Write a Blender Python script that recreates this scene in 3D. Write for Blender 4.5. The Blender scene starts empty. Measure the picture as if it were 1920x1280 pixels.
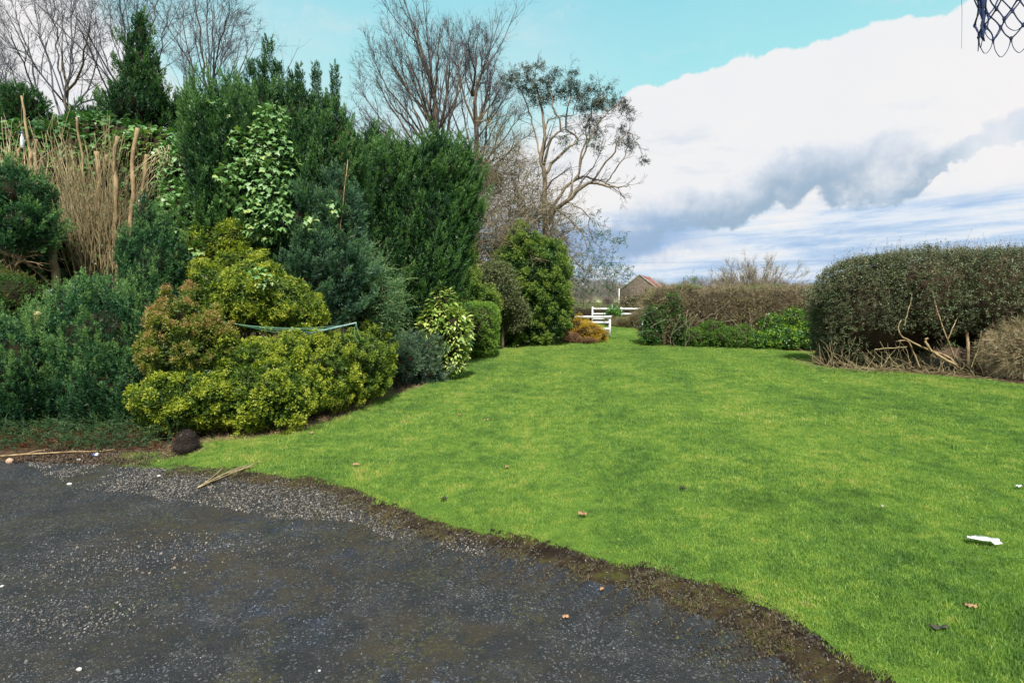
import bpy, math
import numpy as np
from mathutils import Vector, Matrix
R = math.radians
scene = bpy.context.scene
col = scene.collection
rng = np.random.default_rng(7)

# ------------------------------------------------------------------ camera
F = 1066.667
PITCH = math.atan(75 / F)
EYE = np.array([0.0, 0.0, 1.6])
cam_d = bpy.data.cameras.new('camera'); cam_d.lens = 20; cam_d.sensor_width = 36
cam_d.clip_start = 0.05; cam_d.clip_end = 6000
cam = bpy.data.objects.new('camera', cam_d); col.objects.link(cam)
cam.location = EYE; cam.rotation_euler = (math.pi / 2 - PITCH, 0, 0)
scene.camera = cam

# ------------------------------------------------------------------ exposure
scene.view_settings.view_transform = 'Standard'; scene.view_settings.look = 'None'
scene.view_settings.gamma = 1; scene.view_settings.use_curve_mapping = False
EXPO = 1.05
scene.view_settings.exposure = EXPO
scene.cycles.use_denoising = True
scene.cycles.max_bounces = 6; scene.cycles.transparent_max_bounces = 4
scene.cycles.diffuse_bounces = 3; scene.cycles.glossy_bounces = 2

# ------------------------------------------------------------------ sun
SUN_AZ, SUN_EL = R(176), R(54)          # compass style: 0 = +Y, clockwise
sun_d = bpy.data.lights.new('sun', 'SUN'); sun_d.energy = 4.3; sun_d.angle = R(4); sun_d.color = (1, .95, .86)
sun = bpy.data.objects.new('sun', sun_d); col.objects.link(sun)
sv = Vector((math.sin(SUN_AZ) * math.cos(SUN_EL), math.cos(SUN_AZ) * math.cos(SUN_EL), math.sin(SUN_EL)))
sun.rotation_euler = sv.to_track_quat('Z', 'Y').to_euler()

# ------------------------------------------------------------------ node helpers
class NT:
    def __init__(s, nt): s.nt = nt; s.n = nt.nodes; s.l = nt.links
    def node(s, t, **kw):
        n = s.n.new(t)
        for k, v in kw.items(): setattr(n, k, v)
        return n
    def put(s, sock, v):
        if isinstance(v, bpy.types.NodeSocket): s.l.new(v, sock)
        elif v is not None: sock.default_value = v
    def m(s, op, a, b=None, c=None, clamp=False):
        n = s.node('ShaderNodeMath', operation=op, use_clamp=clamp)
        s.put(n.inputs[0], a)
        if b is not None: s.put(n.inputs[1], b)
        if c is not None: s.put(n.inputs[2], c)
        return n.outputs[0]
    def noise(s, vec, scale, detail=4, rough=.55, dist=0, dim='3D'):
        n = s.node('ShaderNodeTexNoise', noise_dimensions=dim)
        if vec is not None: s.l.new(vec, n.inputs['Vector'])
        n.inputs['Scale'].default_value = scale; n.inputs['Detail'].default_value = detail
        n.inputs['Roughness'].default_value = rough; n.inputs['Distortion'].default_value = dist
        return n.outputs['Fac']
    def ramp(s, fac, stops, interp='LINEAR'):
        n = s.node('ShaderNodeValToRGB'); n.color_ramp.interpolation = interp
        e = n.color_ramp.elements
        while len(e) > 1: e.remove(e[-1])
        for i, (p, c) in enumerate(stops):
            if not isinstance(c, (tuple, list)): c = (c, c, c)
            el = e[0] if i == 0 else e.new(p)
            el.position = p; el.color = tuple(c) + (1,)
        s.put(n.inputs[0], fac)
        return n.outputs[0]
    def mix(s, f, a, b, mode='MIX'):
        n = s.node('ShaderNodeMix', data_type='RGBA', blend_type=mode)
        s.put(n.inputs[0], f)
        for i, v in ((6, a), (7, b)):
            if isinstance(v, tuple): v = v[:3] + (1,)
            s.put(n.inputs[i], v)
        return n.outputs[2]
    def smooth(s, v, lo, hi):
        n = s.node('ShaderNodeMapRange', interpolation_type='SMOOTHSTEP')
        s.put(n.inputs[0], v); s.put(n.inputs[1], lo); s.put(n.inputs[2], hi)
        return n.outputs[0]
    def vec(s, x, y, z):
        n = s.node('ShaderNodeCombineXYZ')
        for i, v in enumerate((x, y, z)): s.put(n.inputs[i], v)
        return n.outputs[0]

# ------------------------------------------------------------------ world: Nishita sky with broken spring clouds
world = bpy.data.worlds.new('World'); scene.world = world; world.use_nodes = True
w = NT(world.node_tree); w.n.clear()
tc = w.node('ShaderNodeTexCoord').outputs['Generated']
sep = w.node('ShaderNodeSeparateXYZ'); w.l.new(tc, sep.inputs[0])
az = w.m('MULTIPLY', w.m('ARCTAN2', sep.outputs[0], sep.outputs[1]), 57.29578)
el = w.m('MULTIPLY', w.m('ARCSINE', sep.outputs[2]), 57.29578)
nA = w.noise(tc, 5, 12, .58)
nB = w.noise(tc, 16, 10, .6)
nsky = w.node('ShaderNodeTexSky', sky_type='NISHITA', sun_disc=False)
nsky.sun_elevation = SUN_EL; nsky.sun_rotation = SUN_AZ; nsky.dust_density = .6
def azcurve(azs, pts, vmax):
    f = w.m('MULTIPLY_ADD', azs, 1 / 120, .5, clamp=True)
    c = w.ramp(f, [((a + 60) / 120, v / vmax) for a, v in pts])
    return w.m('MULTIPLY', c, vmax)
edge = azcurve(az, [(-60, 27), (-46, 26), (-40, 25.8), (-36, 24), (-32, 20), (-29, 17), (-25, 15), (-17.2, 16), (-13.4, 14.7), (-8.4, 13), (-3.2, 13.6),
                    (2, 16.5), (7.3, 18), (9.8, 18.4), (11.8, 19.6), (15.3, 20.4), (19, 20.6), (21.8, 20.6), (25.3, 21.2), (30, 21.4),
                    (33.8, 21.6), (36.3, 21.0), (38.0, 22.2), (41, 25), (50, 27)], 30)
wob = w.m('ADD', w.m('MULTIPLY', w.m('SUBTRACT', nA, .5), 5), w.m('MULTIPLY', w.m('SUBTRACT', nB, .5), 3.2))
d_edge = w.m('SUBTRACT', edge, w.m('ADD', el, wob))
soft = w.m('ADD', .25, w.m('MULTIPLY', w.smooth(az, 12, 0), 2.5))
cloud = w.smooth(w.m('DIVIDE', d_edge, soft), -.5, 1.0)
high = w.m('MULTIPLY', w.smooth(w.noise(tc, 2.6, 8, .6), .50, .62), w.smooth(el, 32, 45))  # unseen cloud above the view, cover increased to add skylight
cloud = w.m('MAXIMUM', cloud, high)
clear = w.mix(w.smooth(w.m('ADD', el, w.m('MULTIPLY', nA, 6)), 15, 38), (.50, .95, .94), (.31, .76, .90))
hz = w.m('MULTIPLY', w.m('MULTIPLY', w.smooth(az, 16, -4), w.smooth(el, 30, 14)), w.smooth(nA, .25, .7))
clear = w.mix(w.m('MULTIPLY', hz, .85), clear, (.84, .93, .95))
clear = w.mix(w.m('MULTIPLY', w.smooth(w.noise(w.vec(w.m('MULTIPLY', az, .03), w.m('MULTIPLY', el, .12), nB), 2.2, 9, .65), .5, .75), .35), clear, (.86, .92, .93))
clear = w.mix(.15, clear, w.mix(1.0, nsky.outputs[0], (.1, .1, .1), 'MULTIPLY'))
white = w.mix(w.smooth(nA, .35, .7), (.86, .88, .90), (.92, .90, .90))
# long dark cloud
Cc = azcurve(az, [(-60, 5), (-3, 6.6), (10, 7.0), (15, 8), (19.8, 9.5), (24.3, 10.0), (28.5, 11.1), (32.4, 10.6), (35, 10.9), (36.7, 11.6), (39.3, 12), (45, 12.2), (60, 12)], 15)
Tt = azcurve(az, [(-60, 2.5), (10, 2.8), (15, 2.2), (19.8, 2.2), (24.3, 2.2), (28.5, 2.5), (32.4, 2.8), (35, 1.9), (36.4, .9), (39.3, 1.1), (45, 1.2), (60, 2)], 4)
nC = w.noise(tc, 9, 4, .55)
el2 = w.m('ADD', el, w.m('ADD', w.m('MULTIPLY', w.m('SUBTRACT', nC, .5), 7.5), w.m('MULTIPLY', w.m('SUBTRACT', nB, .5), 4.2)))
dd = w.m('DIVIDE', w.m('SUBTRACT', el2, Cc), Tt)
up = w.smooth(dd, 1.15, .45); dn = w.smooth(dd, -1.15, -.8)
dark = w.m('MULTIPLY', up, dn)
dark = w.m('MULTIPLY', dark, w.smooth(w.noise(tc, 7, 8, .6), .30, .56)); dark = w.m('MULTIPLY', dark, w.m('MULTIPLY_ADD', w.smooth(az, 8, 21), .65, .35))
# streaky low sky
strk = w.noise(w.vec(w.m('MULTIPLY', az, .045), w.m('MULTIPLY', w.m('SUBTRACT', el, w.m('MULTIPLY', az, .03)), .42), w.m('MULTIPLY', nB, .35)), 1.9, 8, .6)
low = w.smooth(w.m('ADD', el, w.m('MULTIPLY', w.m('SUBTRACT', nA, .5), 5)), 9.6, 7.4)
lowcol = w.ramp(strk, [(.34, (.38, .55, .80)), (.45, (.54, .68, .87)), (.54, (.74, .82, .92)), (.66, (.89, .89, .90))])
bluepatch = w.m('MULTIPLY', w.smooth(az, 22, 12), w.smooth(w.m('ABSOLUTE', w.m('SUBTRACT', el2, 6.0)), 3.0, .8))
body = w.mix(low, white, lowcol)
body = w.mix(w.m('MULTIPLY', bluepatch, .75), body, (.24, .40, .68))
faint = w.m('MULTIPLY', w.smooth(w.noise(w.vec(w.m('MULTIPLY', az, .1), w.m('MULTIPLY', el, .3), 4.0), 1.2, 6, .6), .52, .72), w.smooth(w.m('ABSOLUTE', w.m('SUBTRACT', el, 13.5)), 3.5, .5))
body = w.mix(w.m('MULTIPLY', faint, .5), body, (.52, .64, .80))
dcol = w.mix(w.smooth(dd, .9, -.6), (.70, .76, .86), w.mix(w.smooth(az, 35, 39), (.34, .47, .61), (.62, .72, .82)))
body = w.mix(w.m('MULTIPLY', dark, .95), body, dcol)
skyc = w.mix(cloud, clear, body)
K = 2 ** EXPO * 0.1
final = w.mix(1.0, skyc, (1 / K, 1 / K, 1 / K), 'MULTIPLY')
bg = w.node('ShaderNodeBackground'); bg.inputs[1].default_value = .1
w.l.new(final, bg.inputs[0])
out = w.node('ShaderNodeOutputWorld'); w.l.new(bg.outputs[0], out.inputs[0])

# ------------------------------------------------------------------ photo geometry helpers
def ray(px, py):
    cx = (px - 960) / F; cy = (640 - py) / F
    return np.array([cx, math.cos(PITCH) + cy * math.sin(PITCH), -math.sin(PITCH) + cy * math.cos(PITCH)])
def at(px, py, Y):
    d = ray(px, py); return EYE + d * (Y / d[1])
def gr(px, py, z=0.0):
    d = ray(px, py); return EYE + d * ((z - EYE[2]) / d[2])

# ------------------------------------------------------------------ object helpers
def tag(o, label=None, cat=None, group=None, kind=None):
    if label: o['label'] = label
    if cat: o['category'] = cat
    if group: o['group'] = group
    if kind: o['kind'] = kind
    return o
def thing(name, loc, label, cat, group=None):
    o = bpy.data.objects.new(name, None); col.objects.link(o)
    o.location = tuple(float(v) for v in loc); o.empty_display_size = .2
    return tag(o, label, cat, group)
def mesh_data(name, V, T, mat=None, smooth=False, tint=None):
    V = np.ascontiguousarray(V, dtype=np.float32); T = np.ascontiguousarray(T, dtype=np.int32)
    me = bpy.data.meshes.new(name)
    me.vertices.add(len(V)); me.vertices.foreach_set('co', V.ravel())
    me.loops.add(T.size); me.loops.foreach_set('vertex_index', T.ravel())
    k = T.shape[1]
    me.polygons.add(len(T)); me.polygons.foreach_set('loop_start', np.arange(0, T.size, k, dtype=np.int32))
    if smooth: me.polygons.foreach_set('use_smooth', np.ones(len(T), dtype=bool))
    if tint is not None:
        a = me.attributes.new('tint', 'FLOAT', 'POINT'); a.data.foreach_set('value', np.ascontiguousarray(tint, dtype=np.float32))
    me.update(calc_edges=True)
    if mat: me.materials.append(mat)
    return me
def link(name, me, parent=None, loc=None):
    o = bpy.data.objects.new(name, me); col.objects.link(o)
    if parent is not None:
        o.parent = parent
        if loc is None:
            o.location = -parent.location      # vertices are in world space
            o.location = (-parent.location.x, -parent.location.y, -parent.location.z)
        else: o.location = loc
    elif loc is not None: o.location = loc
    return o
def obj(name, V, T, mat, parent=None, smooth=False, tint=None):
    return link(name, mesh_data(name, V, T, mat, smooth, tint), parent)

def box_vt(lo, hi, Mx=None):
    lo = np.array(lo, float); hi = np.array(hi, float)
    V = np.array([[lo[0] if i & 1 == 0 else hi[0], lo[1] if i & 2 == 0 else hi[1], lo[2] if i & 4 == 0 else hi[2]] for i in range(8)])
    Q = np.array([[0, 2, 3, 1], [4, 5, 7, 6], [0, 1, 5, 4], [2, 6, 7, 3], [0, 4, 6, 2], [1, 3, 7, 5]])
    if Mx is not None: V = V @ np.array(Mx.to_3x3()).T + np.array(Mx.translation)
    return V, Q

# ------------------------------------------------------------------ materials
def mat_new(name):
    m = bpy.data.materials.new(name); m.use_nodes = True
    t = NT(m.node_tree); t.n.clear()
    o = t.node('ShaderNodeOutputMaterial')
    return m, t, o
def leaf_mat(name, stops, rough=.5, trans=.35, spec=.35, vary=.25):
    """leaf colour from the per-spray tint, plus a slow variation through the plant"""
    m, t, o = mat_new(name)
    a = t.node('ShaderNodeAttribute', attribute_name='tint').outputs['Fac']
    pos = t.node('ShaderNodeNewGeometry').outputs['Position']
    n = t.noise(pos, 1.6, 4, .6)
    f = t.m('ADD', a, t.m('MULTIPLY', t.m('SUBTRACT', n, .5), vary * 2))
    c = t.ramp(f, stops)
    b = t.node('ShaderNodeBsdfPrincipled'); t.l.new(c, b.inputs['Base Color'])
    b.inputs['Roughness'].default_value = rough; b.inputs['Specular IOR Level'].default_value = spec
    tr = t.node('ShaderNodeBsdfTranslucent'); t.l.new(t.mix(1.0, c, (1.1, 1.25, .6), 'MULTIPLY'), tr.inputs[0])
    mx = t.node('ShaderNodeMixShader'); mx.inputs[0].default_value = trans
    t.l.new(b.outputs[0], mx.inputs[1]); t.l.new(tr.outputs[0], mx.inputs[2]); t.l.new(mx.outputs[0], o.inputs[0])
    return m
def plain_mat(name, stops, scale=8, rough=.8, bump=.3, bscale=None, metal=0, detail=6, vecscale=None, spec=.4, bdist=.02):
    m, t, o = mat_new(name)
    pos = t.node('ShaderNodeNewGeometry').outputs['Position']
    if vecscale:
        mp = t.node('ShaderNodeMapping'); t.l.new(pos, mp.inputs[0]); mp.inputs['Scale'].default_value = vecscale; pos = mp.outputs[0]
    c = t.ramp(t.noise(pos, scale, detail, .6), stops)
    b = t.node('ShaderNodeBsdfPrincipled'); t.l.new(c, b.inputs['Base Color'])
    b.inputs['Roughness'].default_value = rough; b.inputs['Metallic'].default_value = metal
    b.inputs['Specular IOR Level'].default_value = spec
    if bump:
        bp = t.node('ShaderNodeBump'); bp.inputs['Strength'].default_value = bump; bp.inputs['Distance'].default_value = bdist
        t.l.new(t.noise(pos, bscale or scale * 4, 6, .65), bp.inputs['Height']); t.l.new(bp.outputs[0], b.inputs['Normal'])
    t.l.new(b.outputs[0], o.inputs[0])
    return m

M = {}
M['cypress'] = leaf_mat('cypress_foliage', [(.0, (.006, .026, .012)), (.3, (.014, .048, .017)), (.6, (.036, .100, .030)), (1, (.10, .20, .05))])
M['cypress_blue'] = leaf_mat('blue_cypress_foliage', [(0, (.010, .036, .022)), (.35, (.030, .080, .050)), (.7, (.065, .14, .080)), (1, (.12, .22, .11))])
M['juniper'] = leaf_mat('juniper_foliage', [(0, (.007, .034, .018)), (.35, (.020, .074, .030)), (.7, (.055, .150, .052)), (1, (.15, .26, .08))])
M['rusty'] = leaf_mat('rusty_juniper_foliage', [(0, (.05, .03, .012)), (.35, (.04, .09, .02)), (.7, (.06, .13, .025)), (1, (.16, .10, .03))])
M['gold'] = leaf_mat('golden_foliage', [(0, (.014, .034, .006)), (.3, (.042, .088, .010)), (.55, (.115, .175, .013)), (.8, (.24, .30, .02)), (1, (.37, .38, .04))], trans=.3)
M['goldbrown'] = leaf_mat('golden_foliage_with_brown_tips', [(0, (.020, .040, .008)), (.3, (.062, .105, .013)), (.55, (.140, .185, .018)), (.72, (.22, .225, .035)), (.85, (.28, .19, .06)), (1, (.34, .20, .09))], trans=.3)
M['goldgreen'] = leaf_mat('dull_golden_foliage', [(0, (.016, .035, .008)), (.4, (.055, .105, .014)), (.75, (.12, .185, .02)), (1, (.25, .30, .03))], trans=.3)
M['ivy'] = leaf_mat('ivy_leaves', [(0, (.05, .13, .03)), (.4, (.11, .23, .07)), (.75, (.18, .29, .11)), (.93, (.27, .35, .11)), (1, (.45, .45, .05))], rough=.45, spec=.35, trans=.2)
M['ivydark'] = leaf_mat('dark_ivy_leaves', [(0, (.03, .08, .02)), (.5, (.07, .16, .04)), (.85, (.16, .26, .07)), (1, (.36, .38, .06))], rough=.35, spec=.5, trans=.2)  # leaf colours darker than the other ivy
M['laurel'] = leaf_mat('spotted_laurel_leaves', [(0, (.08, .17, .03)), (.35, (.19, .30, .05)), (.65, (.38, .43, .12)), (1, (.60, .62, .30))], rough=.3, spec=.6, trans=.25)
M['frond'] = leaf_mat('feathery_juniper_fronds', [(0, (.03, .08, .04)), (.4, (.07, .15, .07)), (.75, (.16, .24, .10)), (1, (.32, .36, .13))])
M['litter'] = leaf_mat('dark_leaf_litter', [(0, (.025, .016, .011)), (.5, (.065, .042, .028)), (.85, (.12, .08, .05)), (1, (.20, .12, .07))], trans=.1)
M['creep'] = leaf_mat('creeping_conifer_foliage', [(0, (.012, .035, .014)), (.5, (.035, .085, .032)), (1, (.09, .15, .05))])
M['bluegrey'] = leaf_mat('grey_green_foliage', [(0, (.02, .05, .035)), (.5, (.06, .12, .08)), (1, (.15, .22, .13))])
M['clipped'] = leaf_mat('clipped_hedge_foliage', [(0, (.03, .07, .014)), (.4, (.075, .16, .022)), (.75, (.14, .25, .03)), (1, (.24, .34, .05))])
M['thuja'] = leaf_mat('tall_hedge_foliage', [(0, (.011, .032, .009)), (.35, (.030, .078, .016)), (.7, (.065, .135, .022)), (.9, (.13, .205, .03)), (1, (.19, .25, .04))])
M['greyshrub'] = leaf_mat('dusty_shrub_foliage', [(0, (.03, .05, .02)), (.5, (.09, .11, .045)), (1, (.18, .19, .08))])
M['heather'] = leaf_mat('orange_heath_foliage', [(0, (.12, .07, .01)), (.4, (.30, .17, .012)), (.8, (.48, .29, .02)), (1, (.58, .40, .05))])
M['heatherpink'] = leaf_mat('brown_heath_foliage', [(0, (.08, .035, .02)), (.5, (.20, .09, .05)), (1, (.32, .20, .11))])
M['deadred'] = leaf_mat('dead_conifer_foliage', [(0, (.07, .025, .012)), (.5, (.18, .06, .025)), (1, (.30, .12, .05))])
M['coton'] = leaf_mat('cotoneaster_leaves', [(0, (.026, .036, .017)), (.35, (.075, .098, .044)), (.7, (.145, .172, .085)), (.92, (.23, .24, .14)), (1, (.28, .16, .09))], trans=.2)
M['darkgreen'] = leaf_mat('dark_laurel_leaves', [(0, (.014, .05, .012)), (.4, (.035, .11, .018)), (.8, (.09, .22, .02)), (1, (.38, .46, .04))], rough=.3, spec=.5, trans=.2)
M['hedgebrown'] = leaf_mat('dry_hedge_leaves', [(0, (.06, .05, .025)), (.4, (.14, .11, .05)), (.7, (.20, .16, .07)), (1, (.14, .19, .05))], trans=.2)
M['twig'] = leaf_mat('bare_hedge_twigs', [(0, (.08, .06, .038)), (.5, (.19, .145, .085)), (1, (.34, .27, .16))], trans=0)
M['twigpale'] = leaf_mat('pale_dry_twigs', [(0, (.16, .12, .06)), (.5, (.34, .27, .15)), (1, (.50, .43, .27))], trans=0)
M['bluetwig'] = leaf_mat('fine_grey_twigs', [(0, (.045, .05, .075)), (.5, (.08, .08, .10)), (1, (.12, .105, .085))], trans=0)
M['greytwig'] = plain_mat('grey_twigs', [(.3, (.06, .065, .09)), (.6, (.10, .10, .115)), (.8, (.12, .11, .09))], 3, .9, 0)
M['euca'] = leaf_mat('eucalyptus_leaves', [(0, (.015, .028, .024)), (.5, (.032, .048, .034)), (.8, (.07, .07, .032)), (1, (.20, .12, .06))], rough=.4, trans=.2)
M['euca_low'] = leaf_mat('pale_eucalyptus_leaves', [(0, (.03, .07, .05)), (.5, (.07, .13, .08)), (1, (.14, .18, .09))], rough=.4, trans=.25)
M['bark'] = plain_mat('brown_tree_bark', [(.3, (.06, .042, .028)), (.55, (.12, .09, .06)), (.75, (.20, .155, .10))], 7, .9, .6)
M['barktwig'] = plain_mat('bare_tree_twigs', [(.3, (.045, .045, .06)), (.6, (.085, .075, .075)), (.8, (.13, .105, .06))], 3, .9, 0)
M['barklichen'] = plain_mat('lichened_bark', [(.3, (.08, .06, .045)), (.5, (.15, .125, .085)), (.65, (.22, .20, .10)), (.8, (.28, .27, .14))], 5, .9, .4)
M['stemtan'] = plain_mat('tan_cut_stem_bark', [(.3, (.10, .065, .03)), (.45, (.22, .15, .075)), (.6, (.32, .225, .12)), (.75, (.42, .32, .19))], 14, .85, .5, vecscale=(1, 1, .35))
M['stemthin'] = plain_mat('dry_coppice_shoots', [(.3, (.10, .075, .035)), (.48, (.20, .155, .075)), (.64, (.34, .275, .15)), (.8, (.13, .14, .055))], 9, .85, 0)
M['eucabark'] = plain_mat('peeling_eucalyptus_bark', [(.3, (.07, .05, .035)), (.5, (.16, .12, .08)), (.72, (.31, .26, .20))], 5, .8, .4, vecscale=(1, 1, .5))
M['inner'] = plain_mat('inner_shade_twigs', [(.3, (.010, .010, .006)), (.7, (.030, .024, .013))], 12, 1, .8, spec=.1)  # dead inner twigs, near black: interior shade put into the colour
M['innerbrown'] = plain_mat('hedge_shade_twigs', [(.3, (.020, .015, .009)), (.7, (.05, .037, .022))], 12, 1, .8, spec=.1)  # browner inner twigs, also darkened to stand in for shade
M['cut'] = plain_mat('fresh_cut_wood', [(.3, (.42, .27, .13)), (.7, (.62, .45, .26))], 30, .8, .2)
M['white'] = plain_mat('white_paint', [(.3, (.70, .70, .68)), (.6, (.82, .82, .80))], 5, .5, .1)
M['whitefar'] = plain_mat('weathered_white_paint', [(.3, (.50, .47, .42)), (.6, (.76, .76, .76))], 3, .6, .1)
M['paper'] = plain_mat('white_tissue_paper', [(.3, (.38, .39, .41)), (.7, (.58, .59, .60))], 12, .9, .3)
M['peat'] = plain_mat('fibrous_root_ball', [(.3, (.008, .005, .004)), (.6, (.024, .014, .010)), (.8, (.05, .030, .020))], 45, 1, 1, 90)
M['greenpole'] = plain_mat('green_enamelled_steel', [(.3, (.10, .20, .18)), (.7, (.26, .38, .34))], 9, .4, .1)
M['greenline'] = plain_mat('green_plastic_line', [(.3, (.07, .22, .13)), (.7, (.18, .36, .24))], 4, .5, 0)
M['rope'] = plain_mat('dark_blue_net_cord', [(.35, (.008, .012, .03)), (.6, (.012, .03, .12)), (.8, (.06, .06, .04))], 60, .8, .5)
M['bottle'] = plain_mat('silvery_plastic', [(.3, (.5, .55, .66)), (.7, (.8, .82, .88))], 20, .15, .1, metal=.3)
M['rust'] = plain_mat('rusty_iron', [(.3, (.06, .03, .02)), (.7, (.16, .07, .035))], 25, .8, .3)
M['deadleaf'] = plain_mat('dead_brown_leaf', [(.3, (.20, .10, .05)), (.7, (.38, .22, .12))], 30, .7, .2)
M['darkleaf'] = plain_mat('wet_dark_leaf', [(.3, (.02, .02, .015)), (.7, (.06, .05, .03))], 30, .6, .2)
M['pinkstone'] = plain_mat('pinkish_stone', [(.3, (.30, .17, .12)), (.7, (.48, .33, .25))], 25, .85, .4)
M['whitestone'] = plain_mat('white_quartz', [(.3, (.34, .32, .30)), (.7, (.55, .53, .50))], 25, .6, .3)
M['blue'] = plain_mat('blue_plastic', [(.3, (.02, .06, .25)), (.7, (.04, .10, .35))], 8, .3, 0)
M['strawmat'] = leaf_mat('dry_straw', [(0, (.14, .09, .045)), (.5, (.30, .21, .11)), (1, (.48, .38, .22))], trans=.1)
M['drygrass'] = leaf_mat('dead_edge_grass', [(0, (.04, .024, .014)), (.45, (.09, .06, .032)), (.75, (.17, .125, .065)), (.9, (.08, .12, .02)), (1, (.13, .22, .04))], trans=.2)

# ------------------------------------------------------------------ foliage templates (local z = growing axis)
def frame(axis, roll):
    axis = axis / (np.linalg.norm(axis, axis=1, keepdims=True) + 1e-9)
    ref = np.where(np.abs(axis[:, 2:3]) < .9, np.array([[0, 0, 1.]]), np.array([[1., 0, 0]]))
    x = np.cross(ref, axis); x /= np.linalg.norm(x, axis=1, keepdims=True) + 1e-9
    y = np.cross(axis, x)
    c = np.cos(roll)[:, None]; s = np.sin(roll)[:, None]
    X = x * c + y * s; Yv = -x * s + y * c
    return np.stack([X, Yv, axis], axis=2)       # columns
def unit(v): return v / (np.linalg.norm(v, axis=-1, keepdims=True) + 1e-9)
def tri_sprigs(base, dirs, L, W, r):
    """thin triangles"""
    n = len(base); s = unit(np.cross(dirs, r.normal(size=(n, 3))))
    L = np.broadcast_to(L, n)[:, None]; W = np.broadcast_to(W, n)[:, None]
    V = np.stack([base - s * W / 2, base + s * W / 2, base + dirs * L], 1).reshape(-1, 3)
    return V, np.arange(3 * n).reshape(n, 3)
def dia_leaves(base, dirs, L, W, r, fold=.25, nrm=None):
    """folded diamonds, two triangles"""
    n = len(base); s = unit(np.cross(dirs, r.normal(size=(n, 3)) if nrm is None else nrm)); nn = np.cross(s, dirs)
    L = np.broadcast_to(L, n)[:, None]; W = np.broadcast_to(W, n)[:, None]
    mid = base + dirs * L * .45
    V = np.stack([base, mid + s * W / 2 + nn * W * fold, base + dirs * L, mid - s * W / 2 + nn * W * fold], 1).reshape(-1, 3)
    i = np.arange(n)[:, None] * 4
    return V, np.concatenate([i + [[0, 1, 2]], i + [[0, 2, 3]]], 0)
def tpl_plume(seed, n=48, L=1.0, spread=.22, sl=.2, sw=.05, out=.7):
    r = np.random.default_rng(seed)
    t = r.uniform(0, 1, n) ** .8; ph = r.uniform(0, 6.283, n)
    rad = spread * (1 - t) ** .7 * r.uniform(.2, 1, n) * np.minimum(1, t * 5 + .35)
    o = np.stack([np.cos(ph), np.sin(ph), np.zeros(n)], 1)
    base = o * rad[:, None] + np.stack([0 * t, 0 * t, t * L], 1)
    d = unit(o * out * (1 - t * .6)[:, None] + np.array([0, 0, 1]) + r.normal(size=(n, 3)) * .22)
    V, T = tri_sprigs(base, d, sl * r.uniform(.6, 1.2, n), sw * r.uniform(.7, 1.2, n), r)
    return V, T, np.clip(np.repeat(t * .5 + r.uniform(-.1, .1, n), 3), 0, 1)
def tpl_tuft(seed, n=16, sl=.45, sw=.2, droop=.1, flat=.6):
    """rounded spray of small scale leaves for the golden shrubs"""
    r = np.random.default_rng(seed)
    ph = r.uniform(0, 6.283, n); t = r.uniform(0, 1, n)
    o = np.stack([np.cos(ph), np.sin(ph) * flat, np.zeros(n)], 1)
    base = o * (.32 * t)[:, None] + np.stack([0 * t, 0 * t, .6 * (1 - t ** 2) * r.uniform(.5, 1, n)], 1)
    d = unit(o * .9 + np.stack([0 * t, 0 * t, .9 - t - droop], 1) + r.normal(size=(n, 3)) * .25)
    V, T = dia_leaves(base, d, sl * r.uniform(.6, 1.1, n), sw * r.uniform(.7, 1.2, n), r)
    return V, T, np.repeat(np.clip(.5 - t * .4 + r.uniform(-.12, .12, n), 0, 1), 4)
def tpl_leafy(seed, n=9, L=1.0, sl=.3, sw=.13):
    """twig with alternate leaves"""
    r = np.random.default_rng(seed)
    t = np.linspace(.1, 1, n); ph = np.arange(n) * 2.4 + r.uniform(0, 6)
    o = np.stack([np.cos(ph), np.sin(ph), np.zeros(n)], 1)
    base = np.stack([0 * t, 0 * t, t * L], 1) + r.normal(size=(n, 3)) * .03
    d = unit(o + np.array([0, 0, .5]) + r.normal(size=(n, 3)) * .3)
    V, T = dia_leaves(base, d, sl * r.uniform(.7, 1.2, n), sw * r.uniform(.8, 1.2, n), r)
    tw = np.array([[-.01, 0, 0], [.01, 0, 0], [0, 0, L]]); T = np.concatenate([T, [[len(V), len(V) + 1, len(V) + 2]]]); V = np.concatenate([V, tw])
    return V, T, np.concatenate([np.repeat(r.uniform(0, .35, n), 4), [0, 0, 0]])
def tpl_twigs(seed, n=7, spread=.5, w=.02):
    r = np.random.default_rng(seed)
    base = r.normal(size=(n, 3)) * .08; base[:, 2] = r.uniform(0, .3, n)
    d = unit(np.array([0, 0, 1]) + r.normal(size=(n, 3)) * spread)
    V, T = tri_sprigs(base, d, r.uniform(.5, 1.1, n), w * r.uniform(.7, 1.4, n), r)
    return V, T, np.repeat(r.uniform(0, .35, n), 3)
def tpl_frond(seed, n=30, curve=.6):
    """long arching spray with short side leaflets"""
    r = np.random.default_rng(seed)
    t = np.linspace(.08, 1, n)
    ax = np.stack([curve * t ** 2, 0 * t, t - .35 * t ** 3 * curve], 1)
    tan = unit(np.stack([2 * curve * t, 0 * t, 1 - 1.05 * t ** 2 * curve], 1))
    side = np.where(np.arange(n)[:, None] % 2 == 0, 1, -1) * np.array([[0, 1., 0]])
    d = unit(tan * .9 + side * .8 + r.normal(size=(n, 3)) * .2)
    V, T = tri_sprigs(ax, d, .17 * (1.15 - t), .035, r)
    return V, T, np.repeat(t * .6, 3)
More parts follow.
